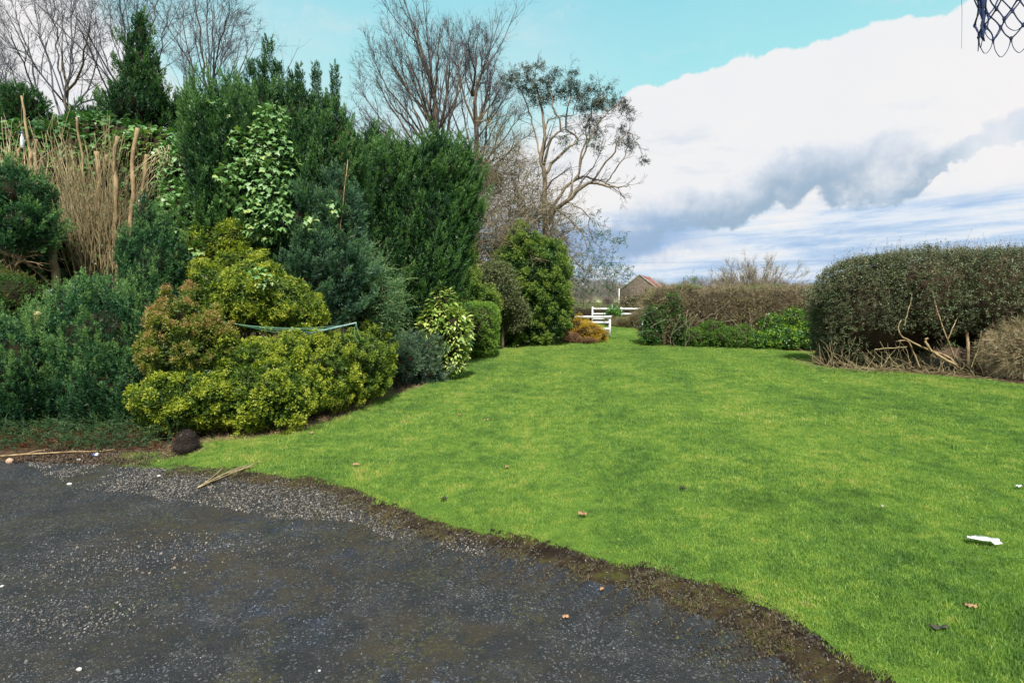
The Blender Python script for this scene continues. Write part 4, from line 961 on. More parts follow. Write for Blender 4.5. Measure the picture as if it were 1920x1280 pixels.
def leaf_plant(name, label, cat, lobes, mat, tpl, dens, size, npieces, droop=.3, tint=(.1, .7), core_mat='inner', group=None, cf=.7):
    """big-leaved plant: the largest leaves are pieces of their own"""
    t = thing(name, base_of(lobes), label, cat, group)
    P, N, rr, ti = crown_points(lobes, dens, (.75, 1.08), .25, .75)
    ax = unit(N * .6 + np.array([0, -.15, -droop]) + rng.normal(size=P.shape) * .45); sz = size * rng.uniform(.6, 1.2, len(P)); tn = rng.uniform(tint[0], tint[1], len(P)) + ti
    roll = rng.uniform(-.7, .7, len(P)); score = rr + (N[:, 1] < 0) * .3 + sz / size * .3; order = np.argsort(-score); big = order[:npieces]; rest = order[npieces:]
    s = Stamp(); s.add(tpl, P[rest], ax[rest], sz[rest], tn[rest], roll[rest]); o_ = s.build('foliage', mat, t)
    if npieces:
        o_['kind'] = 'stuff'; Fm = frame(ax[big], roll[big])
        mds = [[mesh_data('leaf', V * 1.0, T, M[mat], False, c + tv) for tv in np.linspace(tint[0], tint[1], 3)] for (V, T, c) in TPL[tpl]]
        for q, i in enumerate(big):
            o2 = bpy.data.objects.new('leaf', mds[rng.integers(len(mds))][rng.integers(3)]); col.objects.link(o2); o2.parent = t
            mx_ = Matrix([list(Fm[q][r_]) for r_ in range(3)]).to_4x4(); mx_ = Matrix.Translation(Vector(P[i]) - t.location) @ mx_ @ Matrix.Scale(sz[i], 4); o2.matrix_local = mx_
    if core_mat: core(lobes, 'inner_shade_foliage', core_mat, t, cf)
    return t
t = leaf_plant('spotted_laurel', 'pale yellow green spotted laurel standing between the leaning cypress and the clipped hedge', 'shrub',
    [Lb(828, 585, 11.6, 50, 90, .7), Lb(845, 625, 11.5, 70, 100, .9), Lb(848, 668, 11.4, 50, 60, .6), Lb(810, 610, 11.4, 40, 60, .5)], 'laurel', 'laurel', 430, .14, 110)
tb = Tubes(); limb(tb, [gr(846, 698), at(846, 660, 11.5), at(840, 600, 11.6)], .03, .01, 6); tb.build('stem', 'bark', t)
lob = [Lb(862, 540, 17, 60, 190, 1.5), Lb(868, 480, 17.2, 30, 90, 1.0), Lb(900, 570, 17.5, 60, 70, 1.5)]
shrub('golden_conifer_shrub', 'tall loose golden green conifer half hidden behind the leaning cypress', 'shrub', lob, 'thuja', 'tuft', 160, .12, up=.5, tint=(.1, .9), rand=.3, sub=(20, .16, 1.2, 16, .2))
# clipped hedges
lob = [Lb(893, 615, 16.3, 84, 96, 2.4, e=5), Lb(858, 640, 15.6, 50, 70, 1.4, e=4)]
shrub('clipped_shrub', 'low square clipped green shrub next to the spotted laurel', 'hedge', lob, 'clipped', 'tuft', 420, .10, up=.3, tint=(.1, .6), rand=.45, bump=.04, shell=(.88, 1.02), coref=.86, inside=.85)
lob = [Lb(998, 590, 20.5, 126, 140, 2.6, e=4), Lb(1012, 530, 20.5, 108, 150, 2.4, e=3), Lb(968, 530, 20.4, 90, 140, 2.0, e=2.6), Lb(982, 470, 20.4, 60, 84, 1.4), Lb(1030, 500, 20.6, 60, 100, 1.6), Lb(945, 612, 19.8, 56, 90, 1.6, e=3)]
shrub('clipped_shrub', 'tall broad clipped green hedge block with rounded top, at the far bed end', 'hedge', lob, 'thuja', 'tuft', 220, .15, up=.35, tint=(.0, .85), rand=.45, sub=(13, .19, 1.1, 16, .2), back=.2, coref=.82, inside=.85)
lob = [Lb(925, 545, 18.6, 90, 110, 1.4), Lb(960, 590, 19, 60, 60, 1.0)]
shrub('tangled_shrub', 'grey green tangled shrub leaning on the tall clipped hedge block', 'shrub', lob, 'greyshrub', 'leafy', 260, .22, up=.3, tint=(0, .8), rand=.6, bump=.1)

# washing line
t = thing('clothes_line', gr(600, 790), 'green metal clothes line arm with slack green lines poking out of the golden shrubs', 'clothes line')
A = at(536, 636, 7.9); B = at(668, 605, 7.45)
tb = Tubes(); tb.add([A, A * .5 + B * .5, B], [.010] * 3, 8); tb.add([A + [0, 0, .022], A * .5 + B * .5 + [0, 0, .018], B + [0, 0, .003]], [.004] * 3, 6); tb.build('arm', 'greenpole', t)
tb = Tubes(); tb.add([A + [-.9, .6, -.5], A], [.012, .012], 8); tb.add([A + [-.9, .6, 0], A + [-.9, .6, -A[2]]], [.022, .022], 10); tb.build('pole', 'greenpole', t)
for i, fr in enumerate((.25, .45, .65, .85)):
    a = A + (B - A) * fr; e_ = at(384 + i * 3, 592 + i * 3, 7.05 + i * .05); mid = (a + e_) / 2 - np.array([0, 0, .045 + .012 * i])
    tb = Tubes(); tb.add(smooth_line([a, a * .3 + mid * .7, mid * .6 + e_ * .4, e_], 16), [.0024] * 16, 4); tb.build('line', 'greenline', t)
tb = Tubes(); tb.add(smooth_line([B, B + [-.03, 0, -.14], B + [.03, 0, -.26]], 8), [.003] * 8, 4); tb.add(smooth_line([B, B + [.02, 0, -.12], B + [.07, .02, -.22]], 8), [.003] * 8, 4); tb.build('loose_line_end', 'greenline', t)

# ivy
leaf_plant('climbing_ivy', 'glossy pale green ivy hanging down the front of the tall cypress', 'ivy',
    [Lb(510, 235, 8.85, 60, 70, .4), Lb(500, 290, 8.65, 100, 110, .4), Lb(480, 350, 8.45, 120, 110, .4), Lb(500, 405, 8.35, 90, 90, .4), Lb(455, 275, 8.6, 50, 60, .3), Lb(430, 330, 8.4, 40, 40, .3)], 'ivy', 'ivy', 300, .095, 190, droop=.8, tint=(.1, .72), core_mat=None)
leaf_plant('climbing_ivy', 'small separate sprigs of ivy on the right part of the tall cypress', 'ivy',
    [Lb(630, 390, 8.6, 26, 30, .2), Lb(585, 418, 8.4, 24, 30, .2), Lb(410, 205, 8.9, 50, 40, .3), Lb(375, 205, 9, 40, 50, .3), Lb(490, 520, 7.5, 50, 30, .2), Lb(300 + 60, 470, 8.2, 40, 30, .2)], 'ivy', 'ivy', 260, .085, 40, droop=.7, tint=(.1, .8), core_mat=None)
leaf_plant('climbing_ivy', 'ivy sheet beside the bare coppiced stems, left of the tall cypress', 'ivy',
    [Lb(345, 330, 9.3, 70, 110, .7), Lb(350, 420, 8.9, 90, 130, .7), Lb(330, 380, 9, 50, 90, .5), Lb(340, 290, 9.6, 70, 60, .6), Lb(345, 500, 8.5, 70, 80, .5)], 'ivy', 'ivy', 330, .085, 60, droop=.6, tint=(0, .6))
leaf_plant('climbing_ivy', 'dark ivy thicket behind the bare coppiced stems', 'ivy',
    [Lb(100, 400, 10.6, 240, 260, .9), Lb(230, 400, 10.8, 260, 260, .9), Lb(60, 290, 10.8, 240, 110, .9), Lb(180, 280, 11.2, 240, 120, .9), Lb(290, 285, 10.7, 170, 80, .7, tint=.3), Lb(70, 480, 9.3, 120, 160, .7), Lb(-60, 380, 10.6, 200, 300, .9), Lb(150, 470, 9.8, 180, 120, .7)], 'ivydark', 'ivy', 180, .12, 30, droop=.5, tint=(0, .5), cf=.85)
# climbing stems of the ivy thicket and orange tinted leaves behind
lob = [Lb(60, 450, 9.5, 120, 90, .6)]
shrub('golden_conifer_shrub', 'patch of yellow green foliage among the fallen branches at the left edge', 'shrub', [Lb(40, 470, 9.0, 70, 50, .4), Lb(5, 440, 9.0, 50, 60, .4)], 'gold', 'tuft', 400, .08, tint=(-.1, .4), coremat=None)

s = Stamp(); k = 60; q = np.array([at(x, y, 8.25) for x, y in zip(rng.normal(500, 26, k), rng.uniform(225, 410, k))]); q = np.repeat(q, 5, 0) + rng.normal(size=(k * 5, 3)) * .014
iv = [o_ for o_ in bpy.data.objects if o_.get('label', '').startswith('glossy pale green ivy')][0]
s.add('tuft', q, unit(rng.normal(size=q.shape)), .022, 0); s.build('berries', 'peat', iv, kind='stuff')
# coppiced bare stems
def stem_poly(pts, D): return [at(x, y, D + rng.normal() * .03) for x, y in pts]
t = thing('coppiced_tree', gr(215, 770) * [1, 0, 1] + [0, 9.4, 0], 'thicket of bare tan coppiced stems and thin dry shoots on the left', 'tree')
t.location = (at(215, 600, 9.4)[0], 9.4, 0)
g0 = lambda x, D: np.array([at(x, 600, D)[0], D, 0.0])
for pts, D, w0, w1 in (([(222, 520), (214, 440), (219, 350), (214, 300), (222, 256)], 9.2, .056, .042), ([(252, 500), (243, 430), (250, 360), (247, 310), (258, 240)], 9.3, .056, .042),
                       ([(266, 480), (268, 400), (272, 330), (276, 290)], 9.6, .062, .05), ([(292, 500), (296, 420), (303, 340), (312, 285)], 9.7, .045, .03), ([(182, 520), (180, 430), (186, 350), (181, 285)], 9.7, .06, .05),
                       ([(196, 520), (192, 420), (194, 330), (200, 290)], 9.8, .05, .04), ([(163, 520), (168, 430), (158, 340), (150, 262), (143, 220)], 9.6, .035, .022), ([(60, 330), (56, 280), (50, 245), (40, 180)], 10.2, .05, .022), ([(68, 330), (66, 290), (68, 262)], 10.1, .035, .03),
                       ([(38, 320), (38, 285), (40, 268)], 10.2, .03, .025), ([(330, 310), (340, 280), (345, 262)], 10.2, .035, .03), ([(206, 520), (204, 420), (208, 300)], 9.9, .04, .03)):
    P = stem_poly(pts, D); P = [np.array([P[0][0], D, 0.0])] + P
    tb = Tubes(); Q = smooth_line(P, 18, .006); tb.add(Q, np.linspace(w0, w1, 18) * .72 * rng.uniform(.88, 1.12, 18), 9); st_ = tb.build('trunk', 'stemtan', t)
tb = Tubes()
N0 = 220; bx = rng.normal(0, 1, N0) * 30 + 185; D = rng.uniform(9.0, 9.9, N0); P0 = np.array([at(a, 540 + rng.uniform(-30, 30), d) for a, d in zip(bx, D)])
Dr = unit(np.stack([(bx - 165) * .004 + rng.normal(size=N0) * .16 - .05, rng.normal(size=N0) * .08, np.ones(N0)], 1))
p, d, r_ = grow(P0, Dr, rng.uniform(1.1, 2.5, N0), rng.uniform(.004, .012, N0), 8, .05, (0, 0, .03), .3); tb.add(p, r_, 4)
c1 = spawn(p, d, r_, rng.uniform(.8, 1.2, N0), 5, 22, .5, .6, .3); p2, d2, r2 = grow(*c1[:3], np.maximum(c1[3], .0022), 5, .07, (0, 0, .1), .4); tb.add(p2, r2, 3)
c2 = spawn(p2, d2, r2, c1[2], 2, 30, .5, .7, .3); p3, d3, r3 = grow(*c2[:3], np.maximum(c2[3], .0018), 4, .1, (0, 0, .05), .5); tb.add(p3, r3, 3)
tb.build('thin_shoots', 'stemthin', t, kind='stuff')
tb = Tubes(); N0 = 70; X = rng.uniform(-10, 130, N0); P0 = np.array([at(a, rng.uniform(330, 420), rng.uniform(9.6, 10.4)) for a in X]); Dr = unit(np.stack([rng.normal(size=N0) * .35 - .1, rng.normal(size=N0) * .1, np.ones(N0)], 1))
p, d, r_ = grow(P0, Dr, rng.uniform(.6, 1.5, N0), rng.uniform(.004, .01, N0), 6, .1, (0, 0, .03), .3); tb.add(p, r_, 3); N0 = 60
P0 = np.array([at(rng.uniform(290, 345), rng.uniform(270, 330), rng.uniform(9.0, 9.4)) for a in range(N0)]); Dr = unit(np.stack([rng.normal(size=N0) * .5 - .25, rng.normal(size=N0) * .2, -np.ones(N0) * .9], 1))
p, d, r_ = grow(P0, Dr, rng.uniform(.3, .8, N0), rng.uniform(.003, .009, N0), 6, .1, (0, 0, -.03), .3); tb.add(p, r_, 3)
tb.build('broken_twigs', 'twigpale', t, kind='stuff')
# leaning trunk and fallen branches at the far left
t = thing('leaning_trunk', (at(105, 600, 8.5)[0], 8.5, 0), 'slim leaning tan trunk at the far left under the hanging juniper', 'tree')
tb = Tubes(); tb.add(smooth_line([(at(112, 600, 8.4)[0], 8.4, 0), at(110, 560, 8.4), at(100, 480, 8.4), at(84, 405, 8.5), at(70, 350, 8.6)], 16, .008), np.linspace(.058, .045, 16), 9); tb.build('trunk', 'stemtan', t)
for lab, pts, D, r0 in (('thick brown branch fallen at the far left edge, sloping down to the right', [(-60, 440), (0, 468), (45, 488), (60, 500)], 8.2, .045), ('thin forked grey branch hanging in front of the ivy at the left edge', [(-30, 520), (10, 505), (45, 482), (75, 478)], 8.1, .02),
                        ('pale drooping branch at the left edge curving down to the rusty juniper', [(25, 600), (24, 540), (30, 500), (48, 486)], 8.0, .022), ('thin curved stick leaning against the slim leaning trunk', [(60, 500), (80, 520), (100, 535)], 8.3, .012)):
    t = thing('fallen_branch', at(*pts[1], D) * [1, 1, 0], lab, 'branch'); tb = Tubes()
    q = limb(tb, [at(x, y, D) for x, y in pts], r0, r0 * .6, 10, .01, 7)
    branch_tree(tb, [q], [(6, 30, .5, .5, .2, (0, 0, -.05), .12), (2, 30, .6, .6, .3, (0, 0, -.05), .12)], .002); tb.build('bark', 'stemtan', t)
t = thing('cut_stump', at(72, 590, 7.1) * [1, 1, 0], 'sawn off branch stub with pale cut end showing among the rusty juniper', 'stump')
a = at(73, 615, 7.1); b_ = at(70, 588, 6.95); tb = Tubes(); tb.add([a * [1, 1, 0], a, b_], [.045, .042, .036], 10); tb.build('trunk', 'stemtan', t)
tb = Tubes(); tb.add([b_, b_ + (b_ - a) * .03], [.033, .033], 10); tb.build('cut_end', 'cut', t)
t = thing('bottle', at(42, 265, 9.9), 'silvery plastic bottle hung upside down on a cane above the ivy at the left', 'bottle')
tb = Tubes(); c_ = at(42, 265, 9.9); tb.add([c_ + [0, 0, z] for z in (-.12, -.11, -.04, .0, .06, .09, .13)], [.02, .032, .03, .033, .028, .014, .012], 12); tb.build('bottle_body', 'bottle', t)
tb = Tubes(); tb.add([c_ + [0, 0, .13], c_ + [0, 0, .16]], [.02, .02], 10); tb.build('cap', 'blue', t)
tb = Tubes(); tb.add([c_ * [1, 1, 0] + [0, .02, 0], c_ + [0, .02, -.1]], [.01, .008], 6); tb.build('cane', 'stemtan', t)
# ================================================================== BARE TREES
def bare_tree(name, label, base, D, limbs, specs, group=None, mat='barktwig', tmat='bark', minr=.006):
    """limbs: picture polylines with radii; first is the trunk"""
    t = thing(name, base, label, 'tree', group); tb = Tubes(); tt_ = Tubes(); cur = []
    for i, (pts, r0, r1) in enumerate(limbs):
        P = [np.array(base, float)] + [at(x, y, D) for x, y in pts] if i == 0 else [at(x, y, D + dz) for x, y, dz in pts]
        q = limb(tt_ if r0 > .04 else tb, P, r0, r1, 12, .03, 8); cur.append(q)
    tips = branch_tree(tb, cur, specs, minr); s_ = Stamp()
    for p_, d_, r_, l_ in tips:
        kk_ = rng.uniform(size=len(p_)) < .30; s_.add('finetwigs', p_[kk_, 2], unit(d_[kk_, 2] + rng.normal(size=(kk_.sum(), 3)) * .3), rng.uniform(.35, .65, kk_.sum()), rng.uniform(0, .6, kk_.sum()))
    s_.build('fine_twigs', 'bluetwig', t)
    tt_.build('trunk', tmat, t); tb.build('crown', mat, t)
    return t, tips
def limbs_fan(seed, cx, cy, D, targets, r0):
    r = np.random.default_rng(seed); out = []
    for (tx, ty, f0) in targets:
        dz = r.normal() * 1.3; sx_, sy_ = cx[f0], cy[f0]
        out.append(([(sx_, sy_, 0), (sx_ + (tx - sx_) * .45 + r.normal() * 5, sy_ + (ty - sy_) * .38, dz * .4), (sx_ + (tx - sx_) * .78, sy_ + (ty - sy_) * .72, dz * .8), (tx, ty, dz)], r0 * r.uniform(.6, 1), .012))
    return out
D = 25.0
spec = [(9, 27, .34, .45, .15, (0, 0, .08), .07), (6, 28, .50, .55, .2, (0, 0, .07), .09), (4, 30, .50, .6, .2, (0, 0, .06), .1)]
cx = {0: 826, 1: 818, 2: 815, 3: 822}; cy = {0: 330, 1: 250, 2: 190, 3: 290}
tg_ = [(680, 175, 0), (700, 115, 3), (722, 85, 1), (752, 55, 1), (775, 40, 2), (800, 50, 2), (825, 60, 2), (850, 55, 1), (690, 215, 0), (678, 240, 0), (735, 120, 1), (875, 80, 1), (695, 290, 0), (720, 170, 3), (870, 130, 3), (705, 150, 0), (760, 85, 3), (840, 100, 0), (790, 120, 3), (685, 265, 3), (672, 205, 0), (738, 75, 3)]
bare_tree('bare_tree', 'tall bare tree with upswept fanned branches behind the leaning cypress, left of its twin', (at(830, 600, D)[0], D, 0), D,
          [([(832, 420), (826, 330), (818, 250), (814, 180), (790, 90), (778, 40)], .24, .012)] + limbs_fan(1, cx, cy, D, tg_, .065), spec, 'bare trees behind the cypresses')
cx = {0: 892, 1: 893, 2: 885}; cy = {0: 330, 1: 240, 2: 180}
tg_ = [(850, 80, 1), (880, 70, 2), (912, 80, 2), (932, 105, 1), (945, 150, 1), (955, 200, 0), (870, 100, 2), (922, 130, 1), (980, 260, 0), (935, 210, 0), (860, 150, 0), (905, 150, 2), (920, 90, 1), (895, 60, 2), (975, 215, 0), (950, 180, 1), (920, 180, 0)]
bare_tree('bare_tree', 'bare tree with two upright forks between the fanned tree and the eucalyptus', (at(893, 600, D + 1.5)[0], D + 1.5, 0), D + 1.5,
          [([(893, 420), (890, 330), (893, 250), (890, 180), (902, 130), (898, 90)], .2, .012)] + limbs_fan(2, cx, cy, D + 1.5, tg_, .06), spec, 'bare trees behind the cypresses')
D = 20.0
spec2 = [(9, 32, .42, .5, .2, (0, 0, .06), .10), (5, 30, .5, .55, .25, (0, 0, .05), .12), (4, 32, .55, .6, .3, (0, 0, .05), .14)]
for k, (bx_, cy0, tgs, lab) in enumerate([
        (120, 200, [(30, 20, 0), (60, -20, 0), (100, 0, 1), (140, -30, 1), (170, 40, 1), (20, 60, 0), (-20, 110, 0), (150, -60, 0)], 'leftmost bare tree with wide thin branches against the white cloud'),
        (250, 200, [(200, -10, 0), (230, -40, 1), (260, -60, 1), (300, -30, 1), (320, 10, 0), (180, 40, 0), (280, 20, 1), (215, -70, 1)], 'bare tree directly behind the narrow conifer spire'),
        (390, 210, [(340, 10, 0), (365, -40, 1), (400, 10, 1), (385, -60, 1), (440, 40, 1), (465, 90, 0), (430, 0, 1), (455, 60, 0), (330, 60, 0), (350, 100, 0)], 'bare tree just left of the tall spired cypress with forked top'),
        (0, 240, [(-40, 150, 0), (10, 160, 0), (25, 175, 1), (-60, 60, 1), (-20, 90, 1), (-90, 120, 0)], 'bare tree cut off by the left edge behind the small rounded conifer')]):
    cx = {0: bx_, 1: bx_ + 3}; cy = {0: cy0 + 60, 1: cy0 - 20}
    bare_tree('bare_tree', lab, (at(bx_, 600, D + k)[0], D + k, 0), D + k, [([(bx_, cy0 + 80), (bx_ + 3, cy0 - 20), (bx_ - 5, cy0 - 120)], .13, .008)] + limbs_fan(5 + k, cx, cy, D + k, tgs, .045), spec2, 'bare trees in the back left', mat='greytwig', minr=.005)

# tangled winter bush between the bare trees and the clipped block
t = thing('tangled_bush', (at(960, 600, 22.5)[0], 22.5, 0), 'huge tangle of grey brown bare twigs with lichen between the cypress and the eucalyptus', 'bush')
lob = [Lb(960, 400, 22.5, 160, 170, 3), Lb(920, 480, 21.5, 110, 120, 2.4), Lb(1010, 430, 22.6, 90, 160, 2.4), Lb(930, 320, 23, 110, 120, 2.4), Lb(880, 340, 23.2, 80, 100, 2), Lb(900, 420, 22, 70, 140, 2), Lb(1035, 490, 22.3, 50, 110, 1.6)]
P, N, rr, ti = crown_points(lob, 7.5, (.2, 1.0), .45, 0.0)
tb = Tubes(); n = len(P); p, d, r_ = grow(P, unit(N * .5 + rng.normal(size=P.shape) * .6 + [.1, 0, .1]), rng.uniform(.8, 2.2, n), rng.uniform(.006, .022, n), 7, .28, (0, 0, -.03), .35); tb.add(p, r_, 3)
c1 = spawn(p, d, r_, rng.uniform(.8, 1.6, n), 5, 45, .5, .5, .1); p2, d2, r2 = grow(*c1[:3], np.maximum(c1[3], .004), 5, .3, (0, 0, -.03), .5); tb.add(p2, r2, 3)
tb.build('branches', 'barklichen', t)
s = Stamp(); q = p2[:, 1:].reshape(-1, 3); q = q[rng.uniform(size=len(q)) < .3]; s.add('finetwigs', q, unit(rng.normal(size=q.shape) + [.1, 0, 0]), rng.uniform(.3, .7, len(q)), rng.uniform(0, .7, len(q))); s.build('twigs', 'twig', t)
s = Stamp(); k = rng.integers(0, len(P), 900); s.add('leafy', P[k] + rng.normal(size=(900, 3)) * .3, unit(rng.normal(size=(900, 3))), rng.uniform(.12, .3, 900), rng.uniform(0, .5, 900)); s.build('foliage', 'greyshrub', t)
lob2 = [Lb(930, 500, 23.5, 130, 120, 1.5), Lb(1030, 470, 23.5, 60, 60, 1.2), Lb(900, 330, 24, 60, 60, 1.2)]
s = Stamp(); P, N, rr, ti = crown_points(lob2, 60, (.3, 1)); s.add('leafy', P, N, rng.uniform(.2, .4, len(P)), rng.uniform(0, .4, len(P))); s.build('ivy_leaves', 'darkgreen', t)

# eucalyptus
D = 22.5
t = thing('eucalyptus_tree', (at(1015, 600, D)[0], D, 0), 'eucalyptus with pale twisting limbs, dark leaf clumps high up and thin grey foliage hanging low', 'tree')
tk = Tubes(); tb = Tubes(); cur = []
L_ = [([(1015, 640, 0), (1020, 520, 0), (1024, 440, 0), (1020, 330, 0), (1014, 300, 0), (1022, 250, 0), (1015, 200, .3), (1000, 150, .5)], .17, .03),
      ([(1024, 430, 0), (1040, 395, -.3), (1065, 375, -.6), (1100, 345, -.8), (1135, 348, -1), (1160, 350, -1.1), (1180, 345, -1.2)], .13, .015),
      ([(1030, 400, 0), (1055, 360, .2), (1085, 335, .3), (1110, 335, .4), (1150, 352, .3), (1172, 368, .3)], .09, .012),
      ([(1020, 330, 0), (1050, 290, .3), (1085, 260, .5), (1060, 240, .6), (1070, 170, .8), (1065, 140, .8)], .08, .015),
      ([(1020, 310, 0), (1035, 260, -.4), (1050, 240, -.5), (1035, 190, -.6), (1030, 150, -.6)], .07, .014), ([(1065, 375, 0), (1090, 300, .4), (1100, 240, .6), (1120, 180, .7), (1130, 160, .7)], .06, .012),
      ([(1085, 335, 0), (1105, 260, -.4), (1140, 210, -.6), (1170, 195, -.8)], .05, .010), ([(1110, 340, 0), (1150, 290, -.5), (1165, 260, -.6), (1185, 250, -.6), (1205, 290, -.6)], .05, .010),
      ([(1135, 345, 0), (1160, 310, .4), (1175, 280, .5), (1180, 225, .5)], .04, .010), ([(1014, 300, 0), (1000, 240, .5), (985, 190, .6), (960, 140, .8)], .05, .012),
      ([(1040, 390, 0), (1075, 420, -.5), (1100, 450, -.8), (1105, 500, -1), (1130, 520, -1.1), (1165, 515, -1.2)], .035, .008), ([(1060, 380, 0), (1100, 400, .3), (1110, 440, .5), (1135, 470, .6), (1165, 455, .6)], .03, .007),
      ([(1030, 450, 0), (1070, 480, -.4), (1100, 510, -.8), (1140, 500, -1)], .03, .007), ([(1050, 390, 0), (1085, 350, .3), (1120, 300, .5), (1135, 260, .5)], .04, .01), ([(1020, 250, 0), (1035, 220, .3), (1070, 215, .4), (1090, 170, .4)], .04, .01)]
for i, (pts, r0, r1) in enumerate(L_):
    pts = [(x, y, dz) for x, y, dz in pts]; P = [at(x, y, D + dz) for x, y, dz in pts]
    if i == 0: P[0] = np.array([P[0][0], D, 0])
    q = limb(tk, P, r0 * .8, r1, 18, .03, 7); cur.append(q)
tips = branch_tree(tb, cur, [(8, 38, .22, .4, .3, (.02, 0, .0), .16), (4, 34, .55, .55, .3, (0, 0, -.02), .18), (2, 34, .6, .6, .3, (0, 0, -.04), .16)], .005)
tk.build('trunk', 'eucabark', t); tb.build('branches', 'barktwig', t)
cl = [(962, 145, 26), (990, 130, 18), (1000, 165, 26), (1012, 122, 14), (1030, 150, 22), (1015, 185, 20), (985, 160, 20), (1030, 180, 16), (1070, 155, 18), (1060, 175, 20), (1080, 165, 14), (1090, 180, 22), (1110, 165, 20), (1095, 200, 22), (1115, 195, 20), (1130, 190, 20), (1105, 225, 22), (1118, 245, 18),
      (1140, 200, 16), (1160, 190, 18), (1172, 200, 14), (1180, 205, 10), (1182, 222, 8), (1160, 262, 10), (1175, 268, 14), (1185, 272, 12), (1207, 298, 10), (1165, 240, 12), (1050, 170, 14), (1060, 260, 12), (1118, 275, 14), (1045, 135, 12), (950, 160, 14), (1140, 168, 10), (1075, 135, 10), (1000, 190, 12)]
s = Stamp()
for (x, y, r_) in cl:
    n = int(r_ * r_ * .15) + 8; rad = r_ * D / F * .8; c_ = at(x, y, D + rng.normal() * .4); q = rng.normal(size=(n, 3)) * rad * [.5, .5, .38] + c_
    s.add('eucal', q, unit(rng.normal(size=(n, 3)) + [0, 0, -.3]), rng.uniform(.13, .27, n), rng.uniform(0, .5, n) + (.25 if rng.uniform() < .3 else 0))
s.build('foliage', 'euca', t)
s = Stamp()
for (x, y, r_, n) in [(1100, 505, 26, 46), (1130, 515, 28, 60), (1155, 515, 18, 34), (1080, 530, 26, 40), (1110, 470, 24, 30), (1165, 445, 10, 16), (1140, 490, 18, 22), (1070, 500, 22, 28), (1175, 500, 10, 12), (1120, 410, 22, 18), (1100, 440, 20, 18), (1090, 410, 20, 12), (1105, 260, 20, 24), (1180, 510, 8, 8), (1050, 270, 24, 16), (1085, 535, 20, 22), (1128, 440, 20, 20)]:
    rad = r_ * D / F; c_ = at(x, y, D - .6); q = rng.normal(size=(n, 3)) * rad * [.6, .5, .5] + c_
    s.add('eucal', q, unit(rng.normal(size=(n, 3)) + [0, 0, -.8]), rng.uniform(.16, .32, n), rng.uniform(0, .6, n))
s.build('lower_foliage', 'euca_low', t)

# ================================================================== THE GAP: heath, fences, barn
lob = [Lb(1100, 622, 21.6, 56, 32, 1.5), Lb(1082, 613, 21.8, 34, 38, 1.2), Lb(1126, 629, 21.5, 28, 16, 1.0)]
shrub('heath_mound', 'low spreading orange gold heath in front of the white rails', 'shrub', lob, 'heather', 'finep', 300, .10, up=.3, tint=(.0, .85), rand=.4, coremat='innerbrown', sub=(22, .14, .8, 16, .12))
lob = [Lb(1068, 632, 21.0, 40, 16, 1.0), Lb(1098, 638, 20.8, 50, 6, .6)]
shrub('heath_mound', 'low pinkish brown heath at the foot of the tall clipped hedge block', 'shrub', lob, 'heatherpink', 'finep', 360, .12, up=.3, tint=(0, .8), rand=.4, coremat='innerbrown')
lob = [Lb(1064, 595, 22, 28, 50, 1.0), Lb(1055, 610, 22, 22, 60, 1.0)]
shrub('heath_mound', 'grey green upright heath bush between the hedge block and the orange heath', 'shrub', lob, 'greyshrub', 'finep', 330, .14, up=.4, tint=(.1, .8), rand=.4)

def rail_fence(name, label, cat, posts, rails, D, mat, pw, rh, group=None):
    """posts: (x, top y); rails: (x0, x1, y) in the picture, all at distance D"""
    t = thing(name, (at(posts[0][0], 600, D)[0], D, 0), label, cat, group)
    for x, y in posts:
        c_ = at(x, y, D); V, Q = box_vt((c_[0] - pw / 2, D - pw / 2, 0), (c_[0] + pw / 2, D + pw / 2, c_[2])); V, Q = V, Q
        V = np.concatenate([V]); obj('post', V, Q, M[mat], t)
    for x0, x1, y in rails:
        a = at(x0, y, D); b_ = at(x1, y, D); V, Q = box_vt((a[0], D - pw / 2 - .03, a[2] - rh / 2), (b_[0], D - pw / 2 - .002, a[2] + rh / 2)); V = V + rng.normal(size=3) * .001; obj('rail', V, Q, M[mat], t)
    return t
rail_fence('white_fence', 'near white post and rail fence end beside the orange heath', 'fence', [(1143.5, 591.5), (1050, 591)], [(1030, 1146, 594), (1030, 1142, 604.5), (1030, 1142, 616.5)], 24.3, 'white', .085, .105, 'white painted fencing')
rail_fence('gate_post', 'single short white post standing against the far hedge', 'post', [(1205, 596)], [], 24.6, 'white', .075, .1)
bpy.data.objects['gate_post'].name = 'gate_post'
rail_fence('white_fence', 'far white post and rail fence in front of the stone barn', 'fence', [(1111, 575), (1165, 576), (1222, 576)], [(1111, 1250, 579), (1111, 1250, 588.5), (1111, 1250, 597.5)], 37.5, 'whitefar', .09, .11, 'white painted fencing')
lob = [Lb(1135, 590, 39.5, 170, 30, 1.6, e=4), Lb(1060, 590, 40, 100, 36, 1.6, e=4), Lb(1230, 594, 39.5, 120, 34, 1.6, e=4)]
shrub('field_hedge', 'dark low hedge running behind the far white fence', 'hedge', lob, 'farhedge', 'twigs', 60, .4, up=.4, tint=(0, .8), coremat='inner', stem=False)
lob = [Lb(1178, 606, 34, 60, 24, 1.8), Lb(1150, 606, 35.5, 40, 22, 1.2), Lb(1195, 600, 33, 36, 32, 1.6)]
shrub('bramble_patch', 'brown dry grass and brambles in front of the far white fence', 'bramble', lob, 'hedgebrown', 'twigs', 120, .3, up=.7, tint=(0, .8), coremat='innerbrown', rand=.3)
lob = [Lb(1150, 592, 36.6, 28, 34, 1.2)]
shrub('green_bush', 'small green bush growing through the far white fence', 'bush', lob, 'darkgreen', 'leafy', 90, .35, tint=(0, .6), rand=.6)

